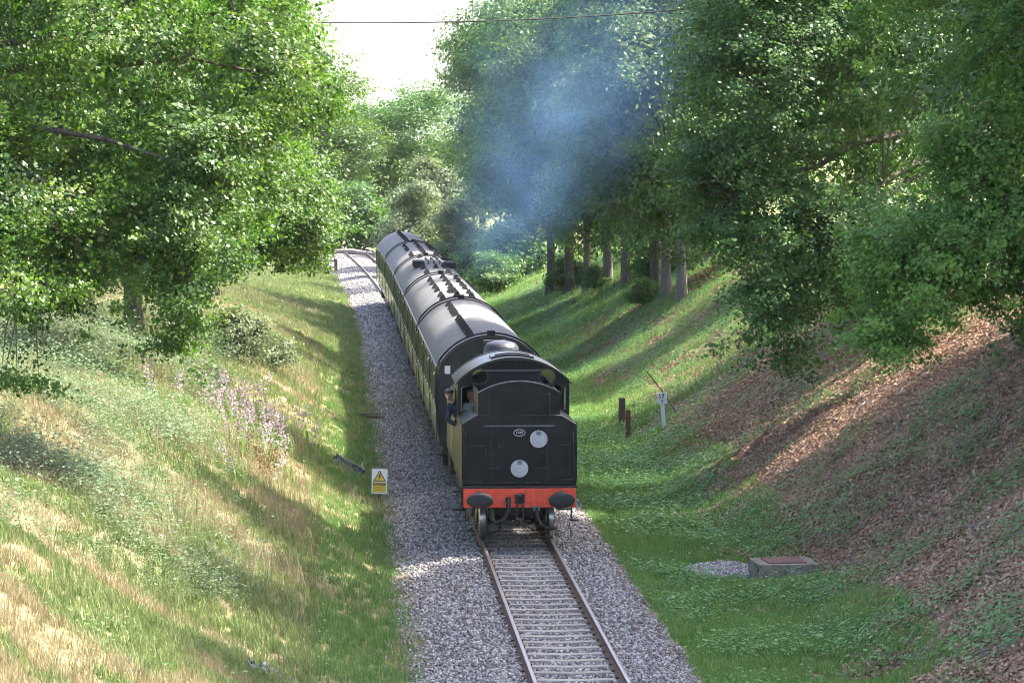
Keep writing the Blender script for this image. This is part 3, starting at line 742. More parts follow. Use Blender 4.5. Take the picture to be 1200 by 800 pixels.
def vents_for(k):
    if k == 0: return [(-.48, y) for y in (1.0, 2.2, 3.2, 4.2, 5.3, 6.4, 7.6, 8.8, 11.3, 12.4, 13.5, 15.0, 17.0)]
    if k == 1: return [(x, y+d) for x, d in ((-.52, 0), (-.05, .6), (.42, .9)) for y in (1.4, 3.6, 7.2, 9.6, 12.6, 15.4)]+[(-.12, 4.4), (-.16, 5.1)]
    if k == 2: return [(x, y) for x in (-.45, .35) for y in (1.2, 2.4, 6.6, 8.0)]+[(-.02, 5.5), (-.3, 18.2), (.3, 18.0)]
    if k == 3: return [(x, y+d) for x, d in ((-.55, 0), (.0, .5), (.55, .8)) for y in (1.8, 3.6, 9.5, 12.0, 15.6)]+[(.0, 5.2), (.0, 6.4), (.0, 7.6)]
    return [(-.25, y) for y in (2, 4, 6, 8, 10, 12, 14, 16)]
for k in range(5):
    y0 = CY0+PITCH*k; ym = y0+CL/2; x0 = float(xc(ym))
    ang = math.atan2(float(xc(y0+CL)-xc(y0)), CL)
    c = empty('railway_carriage', (float(xc(y0)), y0, 0.0), -(-ang) if False else -math.atan2(-0.0, 1)+ (math.atan2(CL, float(xc(y0+CL)-xc(y0)))-PI/2))
    tag(c, coach_labels[k], 'carriage', 'carriages of the train')
    def P(nm, me, par=c, loc=(0, 0, 0), rot=(0, 0, 0)):
        o = link(bpy.data.objects.new(nm, me), par); o.location = loc; o.rotation_euler = rot; return o
    P('body', BODYM); rf = P('roof', ROOFM); P('underframe', SOLEM); P('gutter', GUTM)
    e1 = P('end_panel', ENDM); e2 = P('end_panel', ENDM, c, (0, CL, 0), (0, 0, PI))
    P('roof_end_band', BANDM, rf); P('roof_end_band', BANDM, rf, (0, CL, 0), (0, 0, PI))
    P('roof_conduit', CABM, rf); P('gangway_bellows', GANM, c); P('gangway_bellows', GANM, c, (0, CL, 0), (0, 0, PI))
    zt = arch(1.345, 2.945, 3.76, 64)
    for vx, vy in vents_for(k):
        z = float(np.interp(vx, [p[0] for p in zt][::-1], [p[1] for p in zt][::-1]))
        P('roof_vent', VENTM, rf, (vx, vy, z-.01))
    # lamp bracket at the roof end
    MB().box(-.10, .10, -.02, .16, 3.76, 3.88).build('roof_lamp_bracket', VENT, rf)
    ndoor = [0.55, 6.3, 12.9, CL-.55]; nwin = [1.75+1.0*0, 3.15, 4.75, 7.6, 9.1, 10.55, 11.8+.0, 14.2, 15.7, 17.35]
    nwin = [1.75, 3.35, 4.95, 7.75, 9.2, 10.65, 14.3, 15.9, 17.5] if k % 2 == 0 else [1.8, 3.3, 4.8, 7.7, 9.6, 11.4, 14.4, 16.0, 17.6]
    for sx in (-1, 1):
        tilt = math.atan2(xside(2.0)-xside(2.8), .8)
        for y in nwin:
            xx = sx*(xside(2.38)+.001); r = (0, -tilt if sx > 0 else -tilt, 0 if sx > 0 else PI)
            w = P('window', WF, c, (xx, y, 2.40), r); P('pane', WP, w)
        for y in ndoor:
            r = (0, 0, 0 if sx > 0 else PI)
            d = P('door', DOORM, c, (sx*(1.368), y, 0), r); 
            f = P('window_frame', DF, d, (.0205, 0, 2.40)); P('door_handle', HNDM, d)
            P('pane', DP, f) if False else None
            g = P('pane', DP, d, (.0205, 0, 2.40))
    for by_ in (2.9, CL-2.9):
        b = P('bogie', BOGM, c, (0, by_, 0))
        for dy in (-1.3, 1.3):
            wl = MB()
            for sx in (-1, 1): wl.lathe([(.40, -.06), (.457, -.06), (.457, .06), (.40, .06), (.10, .03), (.10, -.03), (.40, -.06)], 'x', (sx*.755, 0, 0), 20)
            wl.tube([(-.75, 0, 0), (.75, 0, 0)], .07, 8)
            if k == 0 and by_ < 5 and dy < 0: WSET = wl.mesh('wheelset', STEEL, 30)
            P('wheelset', WSET, b, (0, dy, .457))
    if k == 0:
        for x in (-.868, .868): buffer_unit(c, x, -.03, 1.05, .22, .19, 1.0)
        MB().box(-.07, .07, -.035, -.031, -.10, .10).build('notice_sheet', WHITE, c, loc=(-1.10, 0, 2.90))
        MB().tube([(-.75, -.06, 1.2), (-.75, -.06, 3.3)], .018, 6).build('end_handrail', BLACKD, c)
        MB().tube([(.75, -.06, 1.2), (.75, -.06, 3.3)], .018, 6).build('end_handrail', BLACKD, c)
    if k == 2:
        MB().box(-.80, -.35, 9.2, 11.0, 3.66, 3.90).box(.45, .9, 9.5, 11.2, 3.60, 3.84).build('roof_tank', VENT, rf, bevel=.04)
        for x in (-.2, .02, .25):
            MB().tube([(x, 9.0, 3.82), (x, 9.1, 3.9), (x, 13.6, 3.9), (x, 13.7, 3.82)], .03, 6).build('roof_pipe', VENT, rf)
        MB().tube([(.45, 12.0, 3.86), (.8, 12.3, 3.86), (.95, 13.0, 3.8), (.8, 13.9, 3.82), (.45, 14.2, 3.86), (.4, 13.0, 3.88), (.45, 12.0, 3.86)], .03, 6).build('roof_guard_rail', VENT, rf)

# ------------------------------------------------------------------ locomotive crew
SKIN = paint('skin', (.42, .22, .15), .55, dirt=(.34, .15, .10))
JACKET = paint('navy_jacket', (.012, .014, .028), .85)
SHIRT = paint('grey_shirt', (.36, .37, .33), .85, dirt=(.28, .29, .26))
CAPM = paint('dark_cap', (.018, .016, .028), .8)
TROUS = paint('dark_overalls', (.018, .021, .035), .9)
HAIRM = paint('grey_hair', (.12, .10, .085), .8)
def remesh(o, v=.014):
    r = o.modifiers.new('skin', 'REMESH'); r.mode = 'VOXEL'; r.voxel_size = v; r.use_smooth_shade = True
    s = o.modifiers.new('soft', 'SMOOTH'); s.factor = .5; s.iterations = 3
    return o
def limb(mb, pts, rads, n=10):
    for i in range(len(pts)-1):
        a, b = Vector(pts[i]), Vector(pts[i+1]); k = 6
        mb.tube([a.lerp(b, t/k) for t in range(k+1)], [rads[i]+(rads[i+1]-rads[i])*t/k for t in range(k+1)], n)
        mb.ball(pts[i], rads[i], n, 8)
    mb.ball(pts[-1], rads[-1], n, 8)
def hand(mb, c, d, side):
    c = Vector(c); d = Vector(d).normalized(); up = Vector((0, 0, 1)); s = d.cross(up).normalized()
    mb.ball(c, (.045, .045, .03), 8, 6)
    for i, (o_, L) in enumerate(((-.030, .060), (-.010, .075), (.010, .070), (.028, .055))):
        p = c+s*o_+d*.03; q = p+d*L*.6-up*.012; e = q+d*L*.3-up*.035
        mb.tube([p, q, e], [.010, .009, .008], 6)
    p = c-s*.04*side; mb.tube([p, p+d*.03-s*.025*side, p+d*.055-s*.03*side-up*.015], [.012, .010, .009], 6)
def make_person(name, label, base, lean, headturn, topmat, cap, arm_l, arm_r):
    """standing figure; x lean sideways; base at the feet"""
    p = empty(name, base); tag(p, label, 'person')
    lx, ly = lean
    hip = Vector((0, 0, .92)); ch = Vector((lx*.55, ly*.55, 1.32)); nk = Vector((lx*.85, ly*.85, 1.50)); hd = Vector((lx*1.05, ly*1.05, 1.64))
    ft = headturn
    b = MB()
    limb(b, [hip, hip.lerp(ch, .5), ch], [.135, .125, .15]); limb(b, [ch, nk, hd-Vector((0, 0, .04))], [.11, .058, .055])
    b.ball(hd+Vector((0, 0, .02)), (.076, .092, .118), 16, 12)
    f = Vector((math.sin(ft), -math.cos(ft), 0)); s = Vector((math.cos(ft), math.sin(ft), 0))
    fc = hd+f*.085
    b.ball(fc+f*.018-Vector((0, 0, .005)), .018, 8, 6); b.ball(fc-Vector((0, 0, .055))+f*-.005, (.035, .03, .022), 8, 6)
    b.ball(hd-Vector((0, 0, .085))+f*.05, (.04, .035, .03), 8, 6)
    for q in (-1, 1):
        b.ball(hd+s*q*.078, (.016, .022, .032), 8, 6); b.ball(fc+s*q*.032+Vector((0, 0, .022)), .014, 6, 5)
        limb(b, [hip+Vector((q*.09, 0, -.03)), Vector((q*.10, -.02, .48)), Vector((q*.11, .02, .08))], [.09, .062, .042])
        limb(b, [Vector((q*.11, .03, .045)), Vector((q*.12, -.14, .035))], [.045, .035])
    for q, ar in ((-1, arm_l), (1, arm_r)):
        sh = ch+Vector((q*.17, 0, .09)); e, w = Vector(ar[0]), Vector(ar[1])
        limb(b, [sh, e, w], [.055, .042, .032]); hand(b, w+(w-e).normalized()*.05, w-e, q)
    body = remesh(b.build('body', SKIN, p, smooth=180), .012)
    j = MB(); limb(j, [hip+Vector((0, 0, .02)), hip.lerp(ch, .5), ch], [.155, .15, .172]); limb(j, [ch, ch.lerp(nk, .7)], [.135, .085])
    for q, ar in ((-1, arm_l), (1, arm_r)):
        sh = ch+Vector((q*.17, 0, .09)); e, w = Vector(ar[0]), Vector(ar[1])
        limb(j, [ch+Vector((q*.06, 0, .09)), sh, e, e.lerp(w, .85)], [.10, .075, .056, .046])
    remesh(j.build('jacket' if topmat is JACKET else 'shirt', topmat, p, smooth=180), .015)
    t = MB()
    for q in (-1, 1): limb(t, [hip+Vector((q*.085, 0, 0)), Vector((q*.10, -.02, .48)), Vector((q*.11, .02, .10))], [.12, .085, .07])
    remesh(t.build('trousers', TROUS, p, smooth=180), .016)
    sh_ = MB()
    for q in (-1, 1): limb(sh_, [Vector((q*.11, .04, .045)), Vector((q*.12, -.15, .038))], [.055, .045])
    remesh(sh_.build('shoes', HOSE, p, smooth=180), .012)
    if cap:
        cm = MB().ball(hd+Vector((0, 0, .085)), (.105, .115, .062), 16, 8); cm.ball(hd+f*.10+Vector((0, 0, .065)), (.075, .06, .012), 12, 6)
        cm.build('cap', CAPM, p, smooth=180)
    else:
        MB().ball(hd+Vector((0, 0, .055))-f*.02, (.083, .098, .10), 14, 8).build('hair', HAIRM, p, smooth=180)
    e = MB()
    for q in (-1, 1): e.ball(fc+s*q*.032+Vector((0, 0, .022))+f*.010, .009, 6, 5)
    e.build('eyes', CAPM, p, smooth=180)
    return p
make_person('person', 'person in dark cap and navy jacket leaning out of the locomotive cab', (-.98, LY+3.35, 1.36), (-.40, -.18), -.35, JACKET, True,
            ((-.45, -.30, 1.10), (-.26, -.42, .98)), ((.05, -.25, 1.15), (-.16, -.38, .98)))
make_person('person', 'person in pale grey shirt standing inside the cab behind its rear opening', (-.78, LY+3.0, 1.36), (-.14, -.10), .2, SHIRT, False,
            ((-.34, -.12, 1.12), (-.28, -.34, 1.05)), ((.26, -.05, 1.08), (.22, -.25, .95)))
# ------------------------------------------------------------------ trees
OAK = leafmat('oak_leaf', (.028, .074, .020), (.062, .124, .029), (.135, .195, .042), .38, tcol=(1.25, 1.5, .5))
OAKD = leafmat('dark_oak_leaf', (.034, .082, .027), (.068, .138, .041), (.125, .20, .056), .34, tcol=(1.15, 1.4, .55))
FRESH = leafmat('fresh_oak_leaf', (.062, .145, .034), (.115, .225, .050), (.20, .32, .075), .4, tcol=(1.1, 1.35, .5))
LIME = leafmat('lime_leaf', (.034, .084, .020), (.074, .138, .029), (.150, .212, .045), .38, tcol=(1.2, 1.5, .5))
FARG = leafmat('beech_leaf', (0.036, 0.076, 0.024), (0.062, 0.114, 0.031), (0.107, 0.164, 0.043), .36)
WILL = leafmat('willow_leaf', (.085, .120, .062), (.130, .170, .090), (.190, .225, .130), .35, tcol=(1.25, 1.3, .85))
BRIGHT = leafmat('sunlit_tint_leaf', (0.084, 0.150, 0.029), (0.144, 0.216, 0.038), (0.216, 0.282, 0.054), .45)  # sunlight put into a brighter leaf colour, for one spray only
IVY = leafmat('ivy_leaf', (.016, .040, .014), (.028, .062, .020), (.050, .092, .028), .22, rough=.3)
def bark_mat(name, a, b_):
    m, nt, b, o = newmat(name)
    tc = N(nt, 'ShaderNodeTexCoord').outputs['Object']
    mp = N(nt, 'ShaderNodeMapping'); mp.inputs['Scale'].default_value = (6, 6, 1.2); nt.links.new(tc, mp.inputs[0])
    n = noise(nt, 3, 6, .7, mp.outputs[0], .6)
    nt.links.new(mixc(nt, ramp(nt, n, [(.3, (0,)*3), (.7, (1,)*3)]), a, b_), b.inputs['Base Color']); b.inputs['Roughness'].default_value = .95
    bump(nt, n, .9, .06, b); return m
BARK = bark_mat('oak_bark', (.050, .040, .032), (.135, .112, .092))
BARKP = bark_mat('pale_bark', (.115, .100, .086), (.27, .245, .215))

def leaves_np(r, C, outw, n_each, rad, L, W, fold=True, flat=.6, up=.55, rnd=.9):
    """sprays of leaves round clump centres C; returns V,F,var"""
    m = len(C)*n_each
    ci = np.repeat(np.arange(len(C)), n_each)
    off = r.normal(0, 1, (m, 3))*.5; off[:, 2] *= flat
    rr = (rad if np.ndim(rad) else np.full(len(C), rad))[ci][:, None]
    P = C[ci]+off*rr
    nrm = outw[ci]*.8+np.array([0, 0, up])+r.normal(0, 1, (m, 3))*rnd*.6
    nrm /= np.linalg.norm(nrm, axis=1)[:, None]+1e-9
    ax = r.normal(0, 1, (m, 3))+off*.8; ax -= nrm*np.sum(ax*nrm, 1)[:, None]; ax /= np.linalg.norm(ax, axis=1)[:, None]+1e-9
    bx = np.cross(nrm, ax)
    s = (.55+.95*r.random(m)**1.4)[:, None]; l = L*s; w = W*s*.5
    var = np.clip(.5+.22*r.normal(0, 1, len(C))[ci]+.16*r.normal(0, 1, m), 0, 1)
    if fold:
        dn = nrm*w*.45
        V = np.stack([P-ax*l*.5, P-ax*l*.12+bx*w-dn, P+ax*l*.22+bx*w*.8-dn, P+ax*l*.5-nrm*l*.1, P+ax*l*.22-bx*w*.8-dn, P-ax*l*.12-bx*w-dn], 1)
        b = (np.arange(m)*6)[:, None]
        F = np.concatenate([b+np.array([[0, 1, 2, 3]]), b+np.array([[0, 3, 4, 5]])], 1).reshape(-1, 4)
        return V.reshape(-1, 3), F, np.repeat(var, 2)
    V = np.stack([P-ax*l*.5, P+bx*w-nrm*w*.2, P+ax*l*.5-nrm*l*.08, P-bx*w-nrm*w*.2], 1)
    F = (np.arange(m)*4)[:, None]+np.array([[0, 1, 2, 3]])
    return V.reshape(-1, 3), F, var
def clumps_np(r, lobes, n, shell=.20, tier=9):
    nb = max(6, n//tier); B, D = bough_np(r, lobes, nb, shell); k = np.repeat(np.arange(nb), tier); m = len(k)
    lob = np.array(lobes, float); sz = np.clip(np.median(lob[:, 3])*.22, .22, .75)
    out = D[k]*np.array([1, 1, .3]); a = r.normal(0, 1, (m, 3))*np.array([1, 1, .62])*sz
    a += out*r.uniform(-1.0, .6, m)[:, None]*sz*.8; a[:, 2] -= .10*np.hypot(a[:, 0], a[:, 1])
    return B[k]+a, D[k]
def bough_np(r, lobes, n, shell=.20):
    lobes = np.array(lobes, float); area = (lobes[:, 3]*lobes[:, 4]+lobes[:, 4]*lobes[:, 5]+lobes[:, 3]*lobes[:, 5])
    out, dirs = [], []
    got = 0
    while got < n:
        k = r.choice(len(lobes), n, p=area**.7/(area**.7).sum()); d = r.normal(0, 1, (n, 3)); d /= np.linalg.norm(d, axis=1)[:, None]
        # lumpy surface: radius modulated by low-frequency noise of direction
        lump = .86+.22*np.sin(d[:, 0]*5.1+k*1.7)*np.sin(d[:, 1]*4.3+k)*np.cos(d[:, 2]*4.7+k*.6)+.10*np.sin(d[:, 0]*11+d[:, 2]*9+k)
        q = lump*(1-np.abs(r.normal(0, shell, n)))
        P = lobes[k, :3]+d*lobes[k, 3:]*q[:, None]
        rel = (P[:, None, :]-lobes[None, :, :3])/lobes[None, :, 3:]; nr = np.linalg.norm(rel, axis=2)
        nr[np.arange(n), k] = 9
        ok = (nr.min(1) > .62) | (r.random(n) < .12)
        ok &= (d[:, 2] > -.55) | (r.random(n) < .45)
        out.append(P[ok]); dirs.append(d[ok]); got += ok.sum()
    return np.concatenate(out)[:n], np.concatenate(dirs)[:n]
def tree_mesh(seed, lobes, nclump, per, rad, L, W, leaf, bark, trunk, fold=True, twigs=.25, shell=.2, tside=9, up=.5):
    """trunk: dict(r=radius at base, h=fork height, lean=(dx,dy), top=z) -> (crown mesh, trunk mesh)"""
    r = np.random.default_rng(seed)
    C, D = clumps_np(r, lobes, nclump, shell)
    radv = rad*r.uniform(.6, 1.35, len(C))
    V, F, var = leaves_np(r, C, D, per, radv, L, W, fold, up=up)
    # inner filler: fewer, larger sprays closing the crown, its shade also in their tone
    lb = np.array(lobes, float); k = r.choice(len(lb), nclump//5, p=(lb[:, 3]**2)/(lb[:, 3]**2).sum()); d = r.normal(0, 1, (len(k), 3)); d /= np.linalg.norm(d, axis=1)[:, None]
    Ci = lb[k, :3]+d*lb[k, 3:]*r.uniform(.25, .72, len(k))[:, None]
    V2, F2, v2 = leaves_np(r, Ci, d, max(8, int(per*.5)), np.full(len(k), rad*1.5), L*1.45, W*1.45, fold, up=up)
    F2 = F2+len(V); V = np.concatenate([V, V2]); F = np.concatenate([F, F2]); var = np.concatenate([var, v2*.7])
    crown = mesh_np('crown', V, F, leaf, var)
    t = MB(); R0 = trunk['r']; h = trunk['h']; dx, dy = trunk.get('lean', (0, 0)); top = trunk['top']
    tp = []; tr_ = []
    for i in range(9):
        u = i/8; tp.append(Vector((dx*u*u+.12*R0*math.sin(i*1.9+seed), dy*u*u+.12*R0*math.cos(i*2.3+seed), -.5+(top+.5)*u)))
        tr_.append(R0*(1.35 if i == 0 else 1)*(1-.78*u))
    t.tube(tp, tr_, tside)
    limbs = []
    for k, lb in enumerate(lobes):
        c = Vector(lb[:3]); zc = min(max(h, c.z-2.5*(.5+r.random())), top*.92)
        u = (zc+.5)/(top+.5); a = tp[min(8, int(u*8))].lerp(tp[min(8, int(u*8)+1)], u*8-int(u*8)) if u < 1 else tp[8]
        n = 7; mid = a.lerp(c, .5)+Vector((r.normal(0, .3), r.normal(0, .3), .12*(c-a).length))
        pts = []
        for i in range(n+1):
            w = i/n; p = a*(1-w)**2+mid*2*w*(1-w)+c*w*w
            pts.append(p+Vector(r.normal(0, .07, 3))*(0 < i < n))
        rb = max(.03, min(R0*.36, .020*(c-a).length+.02))
        t.tube(pts, [rb*(1-.8*i/n) for i in range(n+1)], 6, caps=False); limbs.append((np.array([list(p) for p in pts]), rb))
    if twigs:
        allp = np.concatenate([l[0] for l in limbs])
        sel = r.choice(len(C), int(len(C)*twigs), replace=False)
        for i in sel:
            d = np.linalg.norm(allp-C[i], axis=1); q = allp[d.argmin()]
            if d.min() < .3: continue
            a, b = Vector(q), Vector(C[i]); mid = a.lerp(b, .55)+Vector((r.normal(0, .12), r.normal(0, .12), .10*d.min()))
            w = min(.028, .008+.007*d.min()); t.tube([a, mid, b], [w, w*.6, w*.2], 4, caps=False)
    return crown, t.mesh('trunk', bark, 60)
def plant_tree(name, label, x, y, crown, trunk, group=None, rz=0.0, sc=1.0, cat='tree', z=None):
    o = empty(name, (x, y, H(x, y) if z is None else z), rz); o.scale = (sc, sc, sc) if not hasattr(sc, '__len__') else sc
    tag(o, label, cat, group)
    link(bpy.data.objects.new('crown', crown), o)
    if trunk is not None: link(bpy.data.objects.new('trunk', trunk), o)
    return o
def near_tree(name, label, x, y, lobes_world, seed, nclump, per, rad, L, W, leaf, bark, trunk, group, **kw):
    z0 = H(x, y); lb = [(a-x, b-y, c-z0, p, q, s) for a, b, c, p, q, s in lobes_world]
    cr, tr = tree_mesh(seed, lb, nclump, per, rad, L, W, leaf, bark, trunk, **kw)
    return plant_tree(name, label, x, y, cr, tr, group)
GL, GR = 'trees on the left bank', 'trees on the right bank'
# --- left bank, near oak whose limbs enter from the top left corner
near_tree('oak_tree', 'large oak overhanging the top left corner, its leafy branches hanging low over the bank', -14.0, 63.0, [
    (-11.0, 63, 10.8, 3.6, 3.6, 3.2), (-8.2, 62, 10.6, 2.2, 2.4, 2.2), (-9.8, 60.5, 7.6, 1.9, 1.9, 1.9), (-9.4, 59.5, 6.1, .95, .95, 1.6), (-8.5, 60.3, 6.9, 1.2, 1.2, 1.1), (-7.3, 61, 7.2, 1.1, 1.2, 1.0), (-6.9, 61.5, 8.3, 1.7, 1.9, 1.6),
    (-6.55, 61, 6.1, .75, .8, 1.5), (-5.4, 63, 9.9, 1.4, 1.8, 1.7), (-7.8, 60.6, 6.7, 1.0, 1.0, .8), (-14.5, 64, 14.5, 4.5, 4.5, 4), (-9.0, 62, 14.2, 3.4, 3.6, 2.6)],
    11, 1980, 104, .36, .080, .057, OAK, BARK, dict(r=.42, h=5.5, lean=(.8, -.3), top=12), GL, twigs=.3, fold=False)
near_tree('oak_tree', 'broad oak on the left bank with yellow green leaves just behind the overhanging oak', -15.5, 84.0, [
    (-9.6, 84, 9.4, 3.6, 3.8, 3.6), (-6.6, 83, 7.6, 2.0, 2.2, 2.2), (-6.2, 84, 11.0, 2.2, 2.6, 2.4), (-11.5, 82, 6.8, 2.4, 2.4, 1.8), (-8.0, 82, 5.9, 1.6, 1.6, 1.2), (-11, 85, 14, 4, 4, 3.5)],
    12, 1440, 82, .46, .105, .072, LIME, BARK, dict(r=.40, h=4, top=11), GL, fold=False)
near_tree('oak_tree', 'oak with a dark leaning trunk standing beside the fence on the left bank', -10.9, 118.0, [
    (-9.5, 117, 9.5, 3.6, 3.6, 3.6), (-6.6, 116, 8.0, 2.2, 2.6, 2.8), (-7.6, 115, 12.0, 3.2, 3.4, 3.2), (-12, 118, 7.6, 3.0, 3.0, 2.0), (-6.3, 114, 6.0, 1.5, 1.6, 1.2), (-11, 119, 15, 4, 4, 3)],
    13, 1440, 70, .52, .122, .08, LIME, BARK, dict(r=.36, h=3.0, lean=(-.9, 0), top=10), GL, fold=False)
near_tree('hornbeam_tree', 'bright leafy tree reaching furthest towards the line on the left bank', -9.8, 100.0, [
    (-8.8, 100, 9.6, 3.6, 3.8, 3.4), (-5.9, 99, 7.4, 1.9, 2.2, 2.2), (-5.4, 100, 10.4, 1.7, 2.2, 2.2), (-7.0, 98, 5.7, 1.8, 1.8, 1.1), (-4.9, 99, 5.9, .9, 1.2, .9), (-8, 101, 13.6, 3.6, 3.6, 3)],
    14, 1440, 74, .48, .112, .075, LIME, BARK, dict(r=.30, h=3.0, top=10), GL, fold=False)
# --- right bank, the two oaks hanging into the cutting
near_tree('oak_tree', 'big dark oak hanging over the middle of the right bank', 14.2, 91.0, [
    (10.2, 89, 10.5, 4.2, 4.2, 4.2), (7.0, 88, 9.8, 2.4, 2.8, 3.4), (6.3, 87, 7.2, 1.7, 2.0, 2.2), (8.6, 86, 6.2, 2.2, 2.2, 2.2), (7.25, 85.5, 4.4, 1.05, 1.2, 1.55), (9.6, 86, 4.9, 1.2, 1.4, 1.2), (11.5, 92, 17.0, 5, 5, 5.0), (7.8, 90, 14.0, 3.0, 3.6, 2.8), (9.5, 95, 19.5, 4, 4, 3)],
    15, 2520, 78, .46, .105, .074, OAKD, BARK, dict(r=.45, h=4.5, lean=(-1, -.3), top=13), GR, fold=False)
near_tree('oak_tree', 'brighter oak at the right edge with tiers of fresh green leaves', 14.6, 70.5, [
    (10.4, 70, 7.2, 2.6, 2.4, 1.7), (8.1, 69, 6.2, 1.5, 1.5, 1.3), (7.0, 68.6, 4.75, .75, .85, .85), (11.2, 69.5, 10.2, 2.7, 2.6, 2.0), (9.6, 70, 8.4, 1.2, 1.4, 1.0), (13.5, 72, 13.2, 4.4, 4.4, 3.8), (8.4, 72, 12.8, 2.4, 2.6, 2.2), (11.0, 70, 5.6, 1.5, 1.6, 1.0)],
    16, 1980, 90, .34, .086, .06, FRESH, BARK, dict(r=.45, h=3.5, lean=(-.6, 0), top=12), GR, twigs=.3, fold=False)
# mid and far kinds, shared meshes
def generic(seed, rx, h, zc, leaf, bark, L, n, per, rad, tr=.3, thin=False, nl=9):
    r = np.random.default_rng(seed); lb = []
    for i in range(nl):
        a = 2*PI*i/nl*1.9+r.random(); u = r.random(); q = rx*(.25+.45*r.random()) if i else 0
        z = zc+(h-zc)*(.0+.8*(i/(nl-1))); s_ = rx*(.42+.25*r.random())*(1.15-.5*(i/(nl-1))**2)
        lb.append((q*math.cos(a), q*math.sin(a), z, s_, s_, s_*.85))
    return tree_mesh(seed, lb, n, per, rad, L, L*.62, leaf, bark, dict(r=tr, h=zc*.6, top=h*.8), fold=False, twigs=.06, tside=8)
K1 = generic(31, 6.0, 17, 6.0, FARG, BARK, .19, 1503, 36, .72, .30)
K2 = generic(32, 5.4, 19, 4.5, FARG, BARKP, .19, 1503, 36, .70, .24)
K3 = generic(33, 6.4, 15, 5.5, OAKD, BARK, .19, 1503, 36, .76, .36)
K4 = generic(34, 5.0, 13, 4.0, LIME, BARK, .19, 1305, 34, .68, .3)
WILLOW = generic(35, 2.6, 6.6, 1.6, WILL, BARKP, .15, 801, 34, .5, .12, nl=8)
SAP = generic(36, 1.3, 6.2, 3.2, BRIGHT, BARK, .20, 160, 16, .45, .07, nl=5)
NEARK = generic(37, 6.2, 18, 6.5, OAKD, BARK, .19, 1503, 36, .72, .42)
TALL = 'tall trees along the right bank'
# trunks one can tell apart beyond the train, at the foot of the wood
for (x, y, K, sc, rz, lab) in (
    (7.4, 178, K1, (.9, .9, .95), .3, 'tree with a short leaning trunk, leftmost of the wood behind the smoke'),
    (7.9, 171, K3, (.8, .8, 1.05), 1.4, 'ivy dark tree second from the left in the wood right of the train'),
    (8.4, 166, K2, (.85, .85, .95), 2.2, 'thin dark trunked tree third from the left in the wood'),
    (9.2, 163, K2, (.95, .95, 1.0), 4.0, 'straight grey trunked tree standing beside the bare brown patch'),
    (9.6, 158, K1, (.8, .8, 1.0), 5.1, 'brown trunked tree between the grey trunk and the twin trunks'),
    (9.4, 141, K3, (.75, .75, .95), .9, 'dark crooked tree left of the two tall pale trunks'),
    (9.6, 138.5, K2, (.95, .95, 1.0), 3.3, 'tall tree with a thick grey brown trunk, left of the palest trunk'),
    (9.9, 135.5, K2, (.9, .9, 1.0), 5.6, 'tall tree with the palest straight trunk on the right bank'),
    (13.0, 109, K3, (.85, .85, 1.1), 2.0, 'tree seen through a gap between the two overhanging oaks'),
    (15.5, 125, K1, (1.0, 1.0, 1.05), 4.4, 'tree on the bank top behind the palest trunk'),
    (17.0, 152, K3, (1.1, 1.1, 1.15), 1.2, 'high crowned tree at the back of the wood above the smoke'),
    (12.5, 186, K1, (1.05, 1.05, 1.1), 2.9, 'round crowned tree whose edge meets the sky beside the gap'),
    (10.0, 208, K2, (1.0, 1.0, 1.0), .5, 'hazy tree behind the foot of the smoke'),
    (16.0, 178, K2, (1.1, 1.1, 1.2), 3.8, 'tallest tree of the wood behind the overhead wire'),
    (17.2, 97, K3, (.85, .85, 1.0), 4.6, 'tree on the bank top behind the big dark oak'),
    (20.5, 100, K1, (1.0, 1.0, 1.0), 5.5, 'tree filling the dark background between the two overhanging oaks'),
    (19.5, 71, K1, (1.0, 1.0, 1.65), 2.3, 'tree on the bank top above the right edge of the picture'),
    (17.5, 64, NEARK, (1.1, 1.1, 1.45), 3.7, 'tree beyond the right edge above the bare brown bank'),
    (17.0, 76, K2, (1.05, 1.05, 1.5), .4, 'tall tree behind the bright oak at the top right corner'),
    (19.5, 81, NEARK, (.95, .95, 1.2), 1.1, 'dark tree on the bank top behind the bright oak at the right edge')):
    plant_tree('woodland_tree', lab, x, y, K[0], K[1], TALL, rz, sc)
